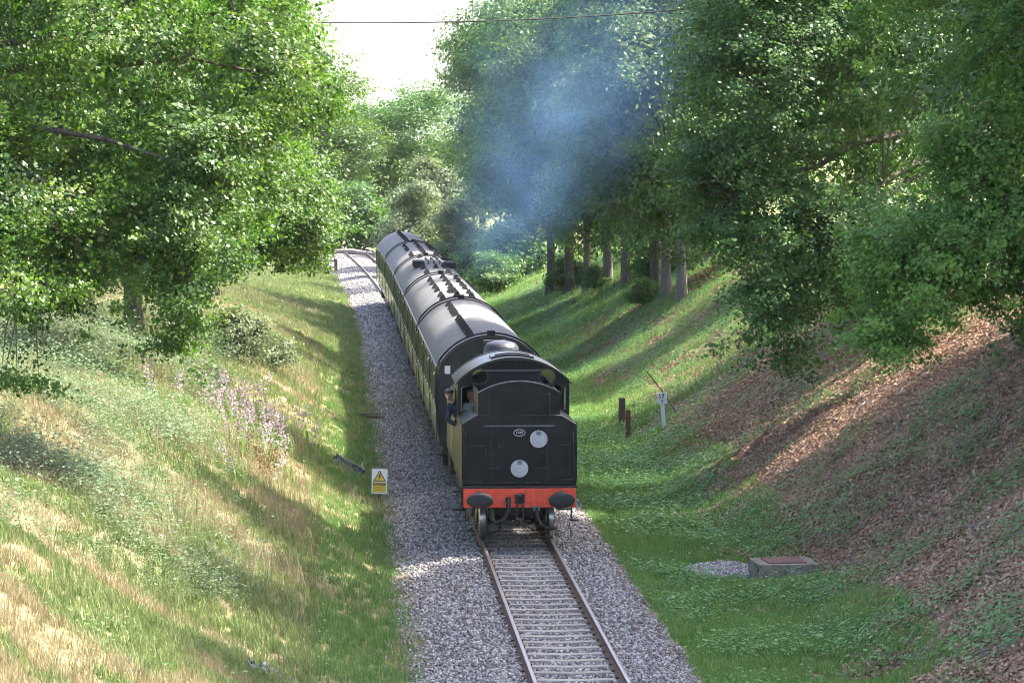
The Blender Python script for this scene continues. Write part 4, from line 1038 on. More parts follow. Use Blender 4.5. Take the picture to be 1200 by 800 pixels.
# trees beyond the right edge whose shade lies across the track
for (x, y, sc, rz, lab) in ((16.0, 57, (1.1, 1.1, 1.3), .4, 'oak beyond the right edge shading the ballast behind the buffers'), (17.0, 46, (1.1, 1.1, 1.3), 2.6, 'oak beyond the right edge shading the nearest sleepers'),
                             (13.8, 80, .72, 1.7, 'oak standing on the right bank between the two overhanging oaks'), (16.5, 30, 1.0, 4.2, 'oak beyond the lower right corner by the bridge')):
    plant_tree('oak_tree', lab, x, y, NEARK[0], NEARK[1], TALL, rz, sc)
FARL = 'far trees closing the view'
for (x, y, K, sc, rz, lab) in (
    (-9.0, 143, K4, (1.0, 1.0, 1.1), 1.0, 'sunlit tree at the end of the left row beside the far fence'),
    (-13.5, 136, K1, (1.0, 1.0, 1.0), 2.0, 'darker tree behind the leaning oak on the left bank'),
    (-17.0, 104, K4, (1.1, 1.1, 1.1), 3.0, 'tree at the back of the left bank beyond the trunk'),
    (-19.0, 84, K3, (1.0, 1.0, 1.0), 4.0, 'tree in the field behind the broad left oak'),
    (-21.0, 128, K1, (1.0, 1.0, 1.0), 5.0, 'hedgerow tree in the field behind the left fence'),
    (-5.0, 285, K1, (1.2, 1.2, .90), .7, 'round tree in the gap left of the pale willow'),
    (1.5, 300, K3, (1.2, 1.2, .95), 1.9, 'dark round tree straight above the tail of the train'),
    (-13.0, 292, K4, (1.3, 1.3, 1.0), 4.9, 'green tree at the left of the gap under the sky'),
    (-9.5, 276, K4, (1.0, 1.0, .75), 2.2, 'low tree behind the far curve of the track'),
    (7.5, 262, K4, (1.0, 1.0, .95), 3.1, 'yellow green tree behind the pale willows'),
    (9.5, 238, K1, (.9, .9, .9), 5.9, 'shaded tree at the right of the gap next to the smoke'),
    (-24.0, 240, K1, (1.2, 1.2, 1.0), 2.4, 'far tree hidden behind the left row'),
    (-34.0, 170, K3, (1.2, 1.2, 1.0), .2, 'field tree far behind the left bank')):
    plant_tree('hedgerow_tree', lab, x, y, K[0], K[1], FARL, rz, sc)
for (x, y, sc, rz, lab) in ((1.6, 222, 1.0, 0, 'pale grey green willow right behind the last carriage'), (4.0, 214, .95, 2, 'pale willow between the train and the smoke'),
                             (3.1, 232, 1.25, 4, 'taller pale willow above the other two')):
    plant_tree('willow_tree', lab, x, y, WILLOW[0], WILLOW[1], 'willows beyond the train', rz, sc)
spr = bpy.data.objects['woodland_tree.001']; b_ = link(bpy.data.objects.new('sun_tinted_spray', SAP[0]), None); b_.parent = spr  # the spray's bright leaf colour stands in for sun on it
b_.location = ((6.8-7.9)/.8, (162-171)/.8, (1.2-H(7.9, 171))/1.05); b_['label'] = 'spray of leaves coloured bright yellow green as if sunlit'; spr.rotation_euler.z = 0

# ------------------------------------------------------------------ ground cover (stuff)
def blades(seed, n, h, spread, w, lean=.35):
    r = np.random.default_rng(seed); V, Fq = [], []
    for i in range(n):
        a = r.uniform(0, 6.28); p = np.array([r.normal(0, spread), r.normal(0, spread), -.02]); hh = h*r.uniform(.5, 1.2); d = np.array([math.cos(a), math.sin(a), 0]); s = np.array([-d[1], d[0], 0])*w*.5
        l = lean*r.uniform(.3, 1.5)*hh
        q = [p-s, p+s, p+s*.8+d*l*.35+[0, 0, hh*.6], p-s*.8+d*l*.35+[0, 0, hh*.6], p+s*.15+d*l+[0, 0, hh], p-s*.15+d*l+[0, 0, hh]]
        b = len(V); V += q; Fq += [(b, b+1, b+2, b+3), (b+3, b+2, b+4, b+5)]
    return np.array(V), np.array(Fq)
def inst_mat(name, c0, c1, c2, trans=.3, rough=.6):
    m, nt, b, o = newmat(name)
    r = N(nt, 'ShaderNodeObjectInfo').outputs['Random']; at = N(nt, 'ShaderNodeAttribute', attribute_name='var').outputs['Fac']
    f = math_(nt, 'MULTIPLY_ADD', at, .35, math_(nt, 'MULTIPLY', r, .7), clamp=True)
    col = ramp(nt, f, [(0, c0), (.5, c1), (1, c2)]); nt.links.new(col, b.inputs['Base Color']); b.inputs['Roughness'].default_value = rough
    b.inputs['Specular IOR Level'].default_value = .3
    tr = nt.nodes.new('ShaderNodeBsdfTranslucent'); nt.links.new(col, tr.inputs[0]); mx = nt.nodes.new('ShaderNodeMixShader'); mx.inputs[0].default_value = trans
    nt.links.new(b.outputs[0], mx.inputs[1]); nt.links.new(tr.outputs[0], mx.inputs[2]); nt.links.new(mx.outputs[0], o.inputs[0]); return m
GGRASS = inst_mat('green_grass_blade', (.095, .20, .042), (.150, .275, .062), (.235, .335, .100))
TOE = inst_mat('toe_grass_blade', (.075, .155, .036), (.125, .225, .055), (.21, .285, .095))
LGRASS = inst_mat('bank_grass_blade', (.095, .15, .040), (.165, .215, .070), (.27, .29, .13))
DGRASS = inst_mat('dry_grass_blade', (.17, .155, .070), (.27, .23, .12), (.39, .325, .195))
WEED = inst_mat('weed_leaf', (.045, .130, .028), (.105, .25, .055), (.21, .38, .10), .3, .5)
BRAM = inst_mat('bramble_leaf', (.060, .11, .040), (.12, .18, .085), (.22, .275, .165), .3, .45)
LITT = inst_mat('dead_leaf', (.095, .050, .030), (.25, .148, .094), (.48, .335, .235), .15, .8)
PINK = inst_mat('willowherb_flower', (.32, .22, .27), (.42, .32, .37), (.50, .42, .45), .3)
RUST = inst_mat('dock_seed', (.14, .075, .04), (.20, .115, .06), (.26, .16, .085), .1)
FLOW = inst_mat('white_flower', (.55, .55, .50), (.65, .65, .60), (.75, .75, .70), .2)
def proto(V, F, mat, seed=0): return mesh_np('plant', V, F, mat, np.random.default_rng(seed).random(len(F)))
def leafy(seed, n, rad, h, L, mat, W=.6):
    r = np.random.default_rng(seed); C = np.array([[0, 0, h*.5]]); V, F, v = leaves_np(r, C, np.array([[0, 0, 1.0]]), n, np.array([rad*2]), L, L*W, False, flat=h/(rad*2+1e-6), up=1.2, rnd=.7)
    V[:, 2] = np.maximum(V[:, 2], .0); return mesh_np('plant', V, F, mat, v)
G1 = [proto(*blades(i, 16, .20, .07, .016), GGRASS, i) for i in range(3)]
GLF = [proto(*blades(70+i, 16, .20, .07, .015), LGRASS, i) for i in range(3)]
GTO = [proto(*blades(75+i, 16, .19, .07, .015), TOE, i) for i in range(3)]
G2 = [proto(*blades(10+i, 15, .24, .08, .012, .5), DGRASS, i) for i in range(3)]
G3 = [leafy(20+i, 26, .14, .16, .058, WEED) for i in range(3)]
G4 = [leafy(30+i, 210, .40, .50, .058, BRAM, .7) for i in range(3)]
def litter(seed):
    r = np.random.default_rng(seed); C = np.zeros((1, 3)); V, F, v = leaves_np(r, C, np.array([[0, 0, 1.0]]), 24, np.array([.40]), .062, .042, False, flat=.10, up=1.0, rnd=1.3)
    V[:, 2] = np.maximum(V[:, 2]+.035, -.01); return mesh_np('litter', V, F, LITT, v)
G5 = [litter(40+i) for i in range(3)]
def flower_spike(seed, mat, stem):
    r = np.random.default_rng(seed); Vs, Fs = blades(seed, 9, .55, .10, .03, .4); hgt_ = 1.0
    C = np.array([[0.02*i, 0, .45+.07*i] for i in range(9)]); V, F, v = leaves_np(r, C, np.tile([0, 0, .2], (9, 1)), 8, np.full(9, .10), .055, .045, False, flat=1, up=.3, rnd=1.5)
    return mesh_np('flower', V, F, mat, v), proto(Vs, Fs, stem, seed)
FS, FSg = flower_spike(51, PINK, GGRASS); DK, DKg = flower_spike(53, RUST, DGRASS)
daisy = mesh_np('flower', *leaves_np(np.random.default_rng(5), np.array([[0, 0, .16]]), np.array([[0, 0, 1.0]]), 5, np.array([.10]), .06, .06, False, flat=.3)[:2], FLOW)

def place(n, x0, x1, y0, y1, yp=1.5):
    y = y0+(rng.random(n)**yp)*(y1-y0); x = rng.uniform(x0, x1, n)+xc(y); return x, y
def put(name, x, y, protos, smin, smax, label, cat, tilt=False, sink=0.0):
    ok = ~((((x-4.3)/.85)**2+((y-72.2)/1.25)**2 < 1) | ((np.abs(x-5.48) < .68) & (np.abs(y-71.0) < .7))); x, y = x[ok], y[ok]
    n = len(x); R = np.zeros((n, 3)); R[:, 2] = rng.uniform(0, 6.28, n)
    if tilt:
        nx, ny, nz = hnormal(x, y); ca, sa = np.cos(R[:, 2]), np.sin(R[:, 2])
        # slope expressed in the rotated frame (XYZ euler: Z applied last)
        R[:, 1] = np.arctan2(nx*ca+ny*sa, nz); R[:, 0] = -np.arctan2(-nx*sa+ny*ca, nz)
    else: R[:, :2] = rng.normal(0, .12, (n, 2))
    P = np.stack([x, y, hgt(x, y)-sink], -1)
    scatter(name, P, R, rng.uniform(smin, smax, n), rng.integers(0, len(protos), n), protos, label, cat)
# patchiness masks
def pm(x, y, sc, seed): return .6*vnoise(x, y, sc, seed)+.4*vnoise(x, y, sc*.35, seed+50)
# left bank: dry and green grass
x, y = place(78000, -14.5, -2.35, 38, 175, 1.7); m = pm(x, y, 2.4, 21); u = x-xc(y)
toe = u > -4.6
green = (m > .50) | (toe & (rng.random(len(x)) < .75))
tg = green & (u > -4.3); gg = green & ~tg
put('green_grass', x[gg], y[gg], GLF, .55, 1.15, 'green tufts of grass over the sunny left bank', 'grass')
put('toe_grass', x[tg], y[tg], GTO, .5, 1.0, 'darker green grass along the foot of the left bank', 'grass')
bare = pm(x, y, 1.6, 25); dry = ~green & (rng.random(len(x)) < np.where(bare > .52, .5, .95))
put('dry_grass', x[dry], y[dry], G2, .5, 1.1, 'straw coloured dry grass on the sunny left bank', 'grass')
# left bank weeds and brambles, thick towards the upper left
x, y = place(15000, -14.5, -3.2, 40, 150, 1.5); m = pm(x, y, 3.2, 33); u = x-xc(y)
k = (m > .57) & (rng.random(len(x)) < np.clip((-u-3.0)/5, .08, .8)); k &= rng.random(len(x)) < np.clip((y-50)/40, .15, .6); put('bank_weeds', x[k], y[k], G3, .7, 1.2, 'broad leaved weeds among the grass of the left bank', 'weeds')
x, y = place(5200, -14.5, -5.0, 44, 120, 1.2); m = pm(x, y, 4.2, 44); u = x-xc(y)
k = (m > .54) & (rng.random(len(x)) < np.clip((-u-5.2)/3, 0, 1)*np.clip((y-46)/14, .1, 1)); put('bramble_thicket', x[k], y[k], G4, .55, 1.15, 'silvery green brambles on the upper left bank', 'brambles')
TG = [proto(*blades(90+i, 14, .62, .16, .011, .35), DGRASS if i else LGRASS, i) for i in range(3)]
x, y = place(5200, -13, -4.6, 52, 125, 1.2); m = pm(x, y, 3.0, 27); k = (m > .56) & (rng.random(len(x)) < np.clip((y-50)/25, .1, 1)); put('tall_grass', x[k], y[k], TG, .6, 1.25, 'tall pale seeding grass on the upper left bank', 'grass')
x, y = place(900, -13, -7.0, 52, 95, 1.0); m = pm(x, y, 3.6, 47); k = m > .5; put('bramble_mounds', x[k], y[k], G4, .9, 1.35, 'higher mounds of brambles near the left edge', 'brambles')
def twig(seed):
    r = np.random.default_rng(seed); t = MB(); p = [Vector((-.5+.25*i, r.normal(0, .05), .03+abs(r.normal(0, .03)))) for i in range(5)]; t.tube(p, [.014, .013, .011, .009, .005], 5)
    for i in (1, 2, 3): t.tube([p[i], p[i]+Vector((.18, r.choice([-1, 1])*.14, .05))], [.007, .003], 4)
    return t.mesh('twig', BARKP, 0)
TW = [twig(i) for i in range(3)]
x, y = place(420, 5.0, 14.5, 50, 110, 1.3); put('fallen_twigs', x, y, TW, .4, 1.5, 'dead twigs lying on the leaf litter of the right bank', 'twigs', tilt=True)
x, y = place(260, -2.9, -2.2, 48, 110, 1.2); put('edge_weeds', x, y, G3, .4, .9, 'small weeds growing in the left ballast edge', 'weeds')
x, y = place(220, 1.8, 2.4, 48, 100, 1.2); put('verge_weeds', x, y, G3, .4, .9, 'small weeds growing in the right ballast edge', 'weeds')
# flowers
def cluster(cx, cy, n, sx, sy): return rng.normal(cx, sx, n), rng.normal(cy, sy, n)
x, y = cluster(-6.3, 85, 48, .8, 5.0); put('willowherb_flowers', x, y, [FS], .8, 1.15, 'pink willowherb flower spikes on the left bank', 'flowers')
scatter('willowherb_leaves', np.stack([x, y, hgt(x, y)], -1), np.zeros((len(x), 3)), rng.uniform(.9, 1.3, len(x)), np.zeros(len(x)), [FSg], 'green stems below the pink willowherb flowers', 'flowers')
x, y = cluster(-5.6, 77.5, 16, .25, 1.1); put('dock_seedheads', x, y, [DK], .6, .9, 'rust brown dock seed heads in the left bank grass', 'dock')
# flat strip and right bank
x, y = place(52000, 2.15, 6.4, 46, 190, 1.5); u = x-xc(y); m = pm(x, y, 2.0, 61)
k = rng.random(len(x)) < np.clip(1.25-(u-4.3)/2.2, .0, 1)*np.clip((u-2.0)/.5+.15, 0, 1)*(.35+.9*(m > .45)); put('strip_grass', x[k], y[k], G1, .5, 1.0, 'lush green grass on the flat strip right of the track', 'grass')
x, y = place(40000, 2.5, 13.5, 48, 190, 1.4); u = x-xc(y); m = pm(x, y, 1.7, 71)
k = (m > .50) & (rng.random(len(x)) < np.where(u < 6, .8, np.clip((y-62)/60, .55, 1))); put('ground_ivy', x[k], y[k], G3, .7, 1.7, 'low green leaves spreading over the shaded right bank', 'ground cover', tilt=True)
x, y = place(52000, 4.2, 15, 48, 150, 1.5); u = x-xc(y); m = pm(x, y, 2.6, 81)
k = rng.random(len(x)) < np.clip((u-4.2)/1.6, 0, 1)*(.35+.75*(m > .42)); put('leaf_litter', x[k], y[k], G5, .8, 1.5, 'brown fallen leaves carpeting the shaded right bank', 'leaf litter', tilt=True)
x, y = place(14000, 4.5, 14, 105, 215, 1.0); m = pm(x, y, 3, 91); k = m > .42; put('far_bank_grass', x[k], y[k], G1, .7, 1.3, 'grass on the right bank beside the carriages', 'grass')
x, y = place(15000, -14, -2.7, 150, 262, 1.0); m = pm(x, y, 3, 93); k = m > .35; put('far_verge_grass', x[k], y[k], GLF, .9, 1.6, 'sunlit grass on the verge beyond the left trees', 'grass')
x, y = place(60, 2.4, 5.6, 50, 90, 1.0); put('clover_flowers', x, y, [daisy], .4, .8, 'tiny white flowers in the strip grass', 'flowers')
x, y = cluster(-7.2, 107, 60, .8, 3); put('pale_bush_leaves', x, y, G4, .7, 1.2, 'pale bushy growth on the nose of the left bank', 'bushes')
# ------------------------------------------------------------------ lineside things
YELLOW = paint('sign_yellow', (.62, .50, .03), .5, dirt=(.45, .36, .05))
SWHITE = paint('sign_white', (.72, .73, .76), .45, dirt=(.55, .56, .55), dirt_amt=.5)
SBLACK = paint('sign_black', (.015, .015, .015), .6)
AMBER = paint('sign_amber', (.50, .28, .03), .6)
WOODP = bark_mat('weathered_wood', (.075, .058, .045), (.17, .135, .105))
RUSTP = paint('rusty_metal', (.16, .075, .052), .9, dirt=(.095, .045, .036), dirt_amt=.8, dscale=9)
def flat_tri(pts, y, mat, name, par, t=.003):
    return MB().prism_y(pts, y-t, y).build(name, mat, par, smooth=0)
dx_, dy_ = -2.84, 85.0; dz_ = H(dx_, dy_)
ds = empty('danger_sign', (dx_, dy_, dz_), .03); ds.rotation_euler = (math.radians(-6), math.radians(2), .03)
tag(ds, 'small white and yellow danger sign with lightning triangle at the edge of the ballast', 'sign')
MB().box(-.045, .045, .015, .10, -.2, .80).build('post', WOODP, ds, bevel=.006)
pl_ = MB().box(-.195, .195, .0, .012, .24, .86).build('plate', SWHITE, ds, bevel=.004)
flat_tri([(-.165, .545), (.165, .545), (0, .835)], 0, SBLACK, 'triangle_border', pl_, .003)
flat_tri([(-.132, .563), (.132, .563), (0, .797)], -.003, YELLOW, 'triangle_field', pl_, .003)
flat_tri([(.012, .760), (-.035, .668), (-.002, .668), (-.03, .585), (.042, .690), (.006, .690), (.034, .760)], -.006, SBLACK, 'lightning_bolt', pl_, .003)
flat_tri([(-.165, .275), (.165, .275), (.165, .525), (-.165, .525)], 0, YELLOW, 'warning_panel', pl_, .003)
text_mesh('DANGER', .082, SBLACK, 'lettering', pl_, (0, -.0045, .478), (PI/2, 0, 0), .0015, .003)
for z, w in ((.415, .13), (.372, .11), (.328, .12)): flat_tri([(-w, z-.009), (w, z-.009), (w, z+.009), (-w, z+.009)], -.003, AMBER, 'small_print_line', pl_, .0015)
# marker post
mx_, my_ = 5.92, 101.5
mp_ = empty('marker_post', (mx_, my_, H(mx_, my_))); mp_.rotation_euler = (0, math.radians(-4), 0); tag(mp_, 'white marker post with a small numbered plate on the right bank', 'marker post')
MB().box(-.055, .055, .0, .09, -.25, .92).build('post', SWHITE, mp_, bevel=.008)
pq = MB().box(-.15, .15, -.02, -.002, .80, 1.14).build('plate', SWHITE, mp_, bevel=.004)
text_mesh('17', .19, SBLACK, 'lettering', pq, (-.01, -.022, 1.03), (PI/2, 0, 0), .0015, .004); text_mesh('2', .12, SBLACK, 'lettering', pq, (.0, -.022, .885), (PI/2, 0, 0), .0015, .003)
rd = MB().tube([(5.45, 102.2, 1.72), (5.9, 102.4, 1.18), (6.42, 102.7, .42)], .017, 6).build('leaning_rod', SBLACK); tag(rd, 'thin dark rod leaning behind the white marker post', 'rod')
px_, py_ = 4.97, 103.0; po_ = MB().box(-.075, .075, -.06, .06, -.3, .95).build('stump_post', RUSTP, None, bevel=.012, loc=(px_, py_, H(px_, py_))); tag(po_, 'narrow rust brown stump post, the nearer of the pair by the marker post', 'post')
px_, py_ = 5.16, 107.5; po_ = MB().box(-.10, .10, -.08, .08, -.3, .86).build('stump_post', WOODP, None, bevel=.012, loc=(px_, py_, H(px_, py_))); tag(po_, 'wider grey brown stump post, the further of the pair by the marker post', 'post')
# catch pit
kx, ky = 5.48, 71.0; kz = H(5.2, 70.6)+.02
pit = empty('catch_pit', (kx, ky, kz), math.radians(4)); tag(pit, 'mossy concrete catch pit with a rusty lid at the foot of the right bank', 'catch pit')
PITC = concrete_mat('pit_concrete', (.17, .145, .11), (.30, .27, .22), 4.0, (.075, .07, .03))
w_ = MB()
w_.box(-.64, .64, -.62, -.44, -.3, .36).box(-.64, .64, .44, .62, -.3, .36).box(-.64, -.40, -.44, .44, -.3, .36).box(.40, .64, -.44, .44, -.3, .36)
w_.build('concrete_kerb', PITC, pit, smooth=0, bevel=.02)
MB().box(-.41, .41, -.45, .45, .345, .385).build('lid', RUSTP, pit, bevel=.006)
# grey gravel spill beside the pit
gr = np.random.default_rng(5); n_ = 5200; gxp = gr.normal(0, .58, n_); gyp = gr.normal(0, .8, n_); kk = (gxp/.85)**2+(gyp/1.1)**2 < 1; gxp, gyp = gxp[kk]+4.35, gyp[kk]+72.2
scatter('gravel_spill', np.stack([gxp, gyp, hgt(gxp, gyp)+.02], -1), gr.uniform(0, 6, (len(gxp), 3)), gr.uniform(.05, .11, len(gxp)), gr.integers(0, 6, len(gxp)), stones, 'grey patch of spilt gravel beside the catch pit', 'gravel')
# drain chute on the left bank
DRN = paint('wet_black_plastic', (.018, .019, .030), .22, dirt=(.12, .12, .15), dirt_amt=.6, dscale=7)
def on(x, y, d=0.0): return (x, y, H(x, y)+d)
ch_ = MB(); V = []; n = 8; L = 7
for i in range(L):
    t = i/(L-1); cx, cyy = -4.05+.75*t, 92.2-1.9*t; cz = H(cx, cyy)
    for j in range(n):
        a = PI*(1+j/(n-1)); V.append((cx+.20*math.cos(a)*.9, cyy+.20*math.cos(a)*.35, cz+.16+.15*math.sin(a)))
ch_.add(V, [(i*n+j, i*n+j+1, (i+1)*n+j+1, (i+1)*n+j) for i in range(L-1) for j in range(n-1)])
co_ = ch_.build('drain_chute', DRN); so_ = co_.modifiers.new('thick', 'SOLIDIFY'); so_.thickness = .02; tag(co_, 'dark wet drain chute lying down the left bank near the danger sign', 'drain')
for (x, y, s_, rz, nm, lab, mt) in ((-2.72, 112, (.55, .10, .05), .5, 'broken_plank', 'rotten brown plank lying on the left ballast edge', WOODP), (-2.55, 110.6, (.35, .08, .05), -.3, 'broken_plank', 'shorter rotten plank beside the longer one on the ballast edge', WOODP),
                               (-2.15, 55.2, (.26, .16, .02), .2, 'rusty_plate', 'rusty iron plate on the ballast at the bottom edge', RUSTP)):
    z = max(H(x, y), float(ballast_z(x)))+.05
    o = MB().box(-s_[0], s_[0], -s_[1], s_[1], -s_[2], s_[2]).build(nm, mt, None, bevel=.008, loc=(x, y, z)); o.rotation_euler = (0, .06, rz); tag(o, lab, 'plank' if 'plank' in nm else 'plate')
rb = np.random.default_rng(8); rx_ = rb.normal(-5.05, .16, 60); ry_ = rb.normal(52.6, .35, 60)
FL = stone_mat('flint', (.015, .015, .018), (.040, .040, .048), (.10, .10, .115)); fl = [stone_mesh(20+i, FL) for i in range(3)]
scatter('rubble', np.stack([rx_, ry_, hgt(rx_, ry_)+.06], -1), rb.uniform(0, 6, (60, 3)), rb.uniform(.06, .16, 60), rb.integers(0, 3, 60), fl, 'dark flinty rubble at the foot of the left bank', 'rubble')
# fences
def fence(pts, h, lab, mat, wires=(.35, .65, .95), rail=False, pr=.06):
    f = empty('fence', (pts[0][0], pts[0][1], H(*pts[0]))); tag(f, lab, 'fence'); o0 = Vector(f.location)
    tops = []
    for (x, y) in pts:
        z = H(x, y); p = Vector((x, y, z))-o0; tops.append(p)
        q = MB().box(-pr, pr, -pr, pr, -.3, h*random.uniform(.92, 1.06)).build('post', mat, f, bevel=.008, loc=p); q.rotation_euler = (random.uniform(-.04, .04), random.uniform(-.05, .05), random.uniform(0, 1))
    for w in wires:
        m = MB()
        if rail:
            for a, b in zip(tops[:-1], tops[1:]): m.tube([a+Vector((0, 0, w)), b+Vector((0, 0, w))], .045, 5)
            m.build('rail', mat, f)
        else: m.tube([p+Vector((0, 0, w)) for p in tops], .006, 4).build('wire', STEEL, f)
random.seed(12)
fence([(-11.9+.25*math.sin(i), 92+3.0*i) for i in range(16)], 1.15, 'post and wire fence along the top of the left bank', WOODP)
fence([(-6.3, 236), (-4.9, 236.3), (-4.35, 236.5), (-3.75, 236.7)], 1.0, 'dark wooden fence at the lineside beyond the left trees', WOODP, (.35, .8), True, .09)
fence([(14.6+.3*math.sin(i*1.3), 132+3.2*i) for i in range(18)], 1.2, 'post and wire fence behind the trunks on the right bank', WOODP)
x, y = 2.5, 230; o = MB().tube([(0, 0, -.3), (0, 0, 2.9)], .09, 8).build('pale_post', SWHITE, None, loc=(x, y, H(x, y))); tag(o, 'pale post standing to the right of the last carriage', 'post')
lg = MB().tube([(-4.2, 268, H(-4.2, 268)+.35), (-2.4, 266, H(-2.4, 266)+.4), (-.6, 263, H(-.6, 263)+.28)], [.28, .33, .25], 9).build('fallen_log', BARKP); tag(lg, 'grey fallen log beside the far curve of the track', 'log')
# overhead cable between two poles
def wz(x): return 12.42+.0042*(x+3)**2
cb = MB().tube([(x, 110, wz(x)) for x in np.linspace(-32, 27, 60)], .024, 5).build('overhead_cable', SBLACK); tag(cb, 'thin dark cable strung across the cutting between the treetops', 'cable')
for x, lab in ((-32, 'wooden pole carrying the cable beyond the left trees'), (27, 'wooden pole carrying the cable beyond the right trees')):
    z = H(x, 110); o = empty('utility_pole', (x, 110, z)); tag(o, lab, 'pole')
    MB().tube([(0, 0, -.5), (0, 0, wz(x)-z+.25)], [.16, .11], 10).build('pole', WOODP, o); MB().box(-.06, .06, -.7, .7, wz(x)-z-.15, wz(x)-z-.03).build('cross_arm', WOODP, o)

# small shrubs and ivy stems
BUSHM = tree_mesh(61, [(0, 0, .9, .9, .9, .75), (.5, .2, .6, .7, .7, .55), (-.5, -.2, .6, .7, .7, .5)], 306, 34, .24, .085, .06, OAK, BARK, dict(r=.05, h=.3, top=.9), fold=False, twigs=.1)
BUSHD = (BUSHM[0].copy(), BUSHM[1]); BUSHD[0].materials.clear(); BUSHD[0].materials.append(OAKD)
BUSHP = (BUSHM[0].copy(), BUSHM[1]); BUSHP[0].materials.clear(); BUSHP[0].materials.append(WILL)
for (x, y, K, sc, rz, lab) in (
    (-6.9, 105, BUSHP, 1.0, 3, 'pale bush on the nose of the left bank'), (-6.0, 108, BUSHP, .8, 4, 'smaller pale bush nearer the line on the left bank'),
    (13.6, 76, BUSHD, 1.6, 1, 'holly dark bush under the bright oak at the right edge'), (12.2, 73.5, BUSHD, 1.3, 2, 'dark bush low on the bank under the bright oak'),
    (8.9, 140, BUSHD, .7, 3, 'dark ivy bush at the foot of the two pale trunks'), (8.0, 172, BUSHD, 1.1, 4, 'ivy bush round the second trunk of the wood'), (8.6, 163, BUSHD, .7, 5, 'ivy bush between the thin trunk and the grey trunk'),
    (10.6, 151, BUSHM, 1.3, 0, 'green bush behind the crooked trunk'), (12.8, 147, BUSHM, 1.7, 1, 'hazel bush on the bank top behind the pale trunks'), (12.4, 160, BUSHM, 1.8, 2, 'hazel bush on the bank top behind the brown trunk'),
    (11.8, 172, BUSHD, 2.0, 3, 'dark bush closing the gap behind the grey trunk'), (5.4, 196, BUSHM, 1.5, 4, 'bush in the sunny grass beyond the smoke'), (7.0, 203, BUSHD, 2.2, 5, 'large dark bush where the smoke begins'), (4.6, 210, BUSHM, 1.8, 2, 'green bush below the willows'), (-6.5, 272, BUSHD, 3.2, 1, 'tall dark hedge bush left of the track end'), (-11.5, 268, BUSHM, 3.4, 3, 'tall green hedge bush beyond the far fence'), (-1.8, 276, BUSHD, 3.4, 5, 'tall dark hedge bush straight beyond the track'), (3.5, 270, BUSHM, 3.0, 0, 'green hedge bush behind the willows')):
    plant_tree('bush', lab, x, y, K[0], K[1], 'bushes on the banks', rz, sc, 'bush')

# ------------------------------------------------------------------ distant hill
hx = np.linspace(-3000, 3000, 80); hy = np.linspace(3300, 5000, 24); HX, HY = np.meshgrid(hx, hy)
HZ = -3+(66+22*(vnoise(HX, HY*0, 700, 3)-.5))*np.clip(np.sin(PI*np.clip((HY-3300)/1700, 0, 1)), 0, 1)**.7+4*(vnoise(HX, HY, 90, 8)-.5)
hi = np.arange(HX.size).reshape(HX.shape); HF = np.stack([hi[:-1, :-1], hi[:-1, 1:], hi[1:, 1:], hi[1:, :-1]], -1).reshape(-1, 4)
m, nt, b, o_ = newmat('far_woodland'); nt.links.new(ramp(nt, noise(nt, .012, 5, .6, N(nt, 'ShaderNodeNewGeometry').outputs['Position']), [(.4, (.04, .065, .03)), (.6, (.11, .13, .06))]), b.inputs['Base Color']); b.inputs['Roughness'].default_value = 1
hill = link(bpy.data.objects.new('hill', mesh_np('hill', np.stack([HX, HY, HZ], -1).reshape(-1, 3), HF, m, smooth=True))); tag(hill, 'low blue distant hill in the gap between the trees', 'hill', kind='structure')

# ------------------------------------------------------------------ locomotive smoke drifting over the train
sm = MB().box(-4.0, 14.0, 117.5, 134.5, 3.0, 19.0).build('smoke', None, None, smooth=0)
tag(sm, 'blue grey chimney smoke drifting up in front of the wood', 'smoke', kind='stuff')
m, nt, b, o_ = newmat('smoke_volume'); nt.nodes.remove(b)
pos = N(nt, 'ShaderNodeTexCoord').outputs['Object']; sp_ = N(nt, 'ShaderNodeSeparateXYZ')
wob = N(nt, 'ShaderNodeTexNoise', i_Scale=.32, i_Detail=3.0); nt.links.new(pos, wob.inputs['Vector'])
vm = N(nt, 'ShaderNodeVectorMath', operation='MULTIPLY_ADD'); nt.links.new(wob.outputs['Color'], vm.inputs[0]); vm.inputs[1].default_value = (2.6, 2.6, 2.0); nt.links.new(pos, vm.inputs[2])
vs_ = N(nt, 'ShaderNodeVectorMath', operation='SUBTRACT'); nt.links.new(vm.outputs[0], vs_.inputs[0]); vs_.inputs[1].default_value = (1.3, 1.3, 1.0)
nt.links.new(vs_.outputs[0], sp_.inputs[0]); X, Y, Z = sp_.outputs
t = math_(nt, 'DIVIDE', math_(nt, 'SUBTRACT', Z, 4.2), 9.0)
tc_ = math_(nt, 'MAXIMUM', t, 0.0)
cx = math_(nt, 'MULTIPLY_ADD', tc_, 5.0, 2.0); rr = math_(nt, 'MULTIPLY_ADD', tc_, 4.4, 1.5)
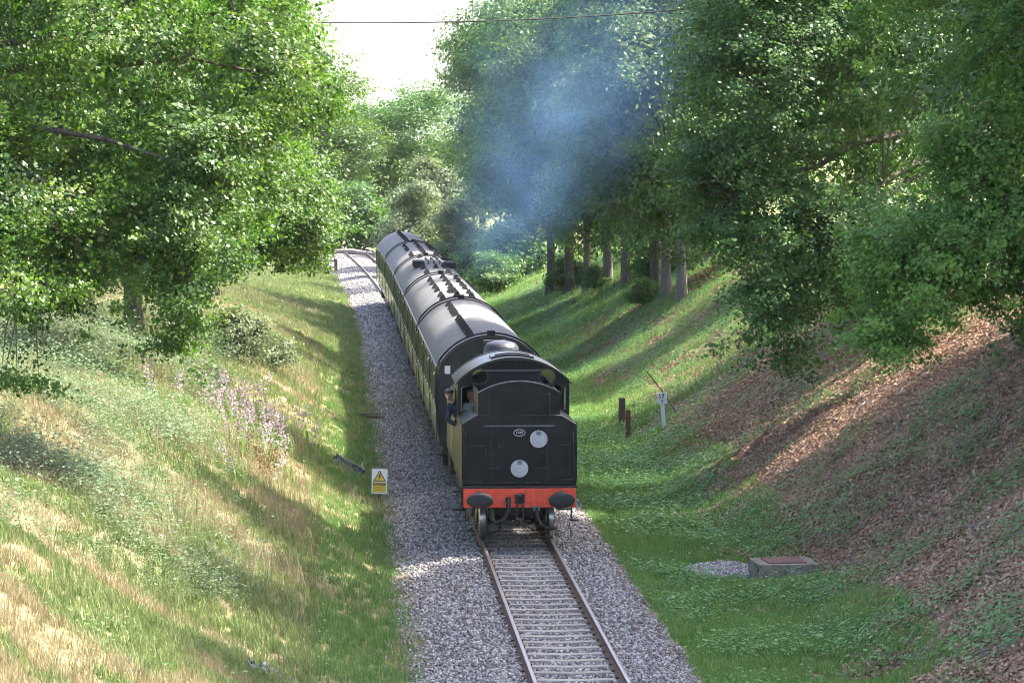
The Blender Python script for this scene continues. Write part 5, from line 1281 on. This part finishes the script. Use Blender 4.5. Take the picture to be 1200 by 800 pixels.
ddx = math_(nt, 'DIVIDE', math_(nt, 'SUBTRACT', X, cx), rr); ddy = math_(nt, 'DIVIDE', math_(nt, 'SUBTRACT', Y, 126.0), rr)
d = math_(nt, 'SQRT', math_(nt, 'ADD', math_(nt, 'MULTIPLY', ddx, ddx), math_(nt, 'MULTIPLY', ddy, ddy)))
fall = N(nt, 'ShaderNodeMapRange', interpolation_type='SMOOTHSTEP'); nt.links.new(d, fall.inputs[0]); fall.inputs[1].default_value = 1.35; fall.inputs[2].default_value = .15
fz = N(nt, 'ShaderNodeMapRange', interpolation_type='SMOOTHSTEP'); nt.links.new(t, fz.inputs[0]); fz.inputs[1].default_value = -.12; fz.inputs[2].default_value = .10
fz2 = N(nt, 'ShaderNodeMapRange', interpolation_type='SMOOTHSTEP'); nt.links.new(t, fz2.inputs[0]); fz2.inputs[1].default_value = 1.35; fz2.inputs[2].default_value = .2
nn = ramp(nt, noise(nt, .45, 5, .6, pos, .5), [(.36, (.12,)*3), (.66, (1,)*3)])
den = math_(nt, 'MULTIPLY', math_(nt, 'MULTIPLY', fall.outputs[0], fz.outputs[0]), math_(nt, 'MULTIPLY', math_(nt, 'MULTIPLY', nn, fz2.outputs[0]), .062))
pv = N(nt, 'ShaderNodeVolumePrincipled'); pv.inputs['Color'].default_value = (.28, .53, 1.0, 1); pv.inputs['Anisotropy'].default_value = .2
nt.links.new(den, pv.inputs['Density']); nt.links.new(pv.outputs[0], o_.inputs['Volume']); sm.data.materials.append(m)
# ------------------------------------------------------------------ thin summer haze in the air round the whole place
hz = MB().box(-3400, 3400, -80, 5300, -12, 120).build('haze', None, None, smooth=0)
tag(hz, 'thin summer haze that pales the distant hill', 'haze', kind='stuff')
m, nt, b, o_ = newmat('haze_volume'); nt.nodes.remove(b)
pv = N(nt, 'ShaderNodeVolumePrincipled'); pv.inputs['Color'].default_value = (.93, .96, 1.0, 1); pv.inputs['Density'].default_value = .00004; pv.inputs['Anisotropy'].default_value = .3
nt.links.new(pv.outputs[0], o_.inputs['Volume']); hz.data.materials.append(m)
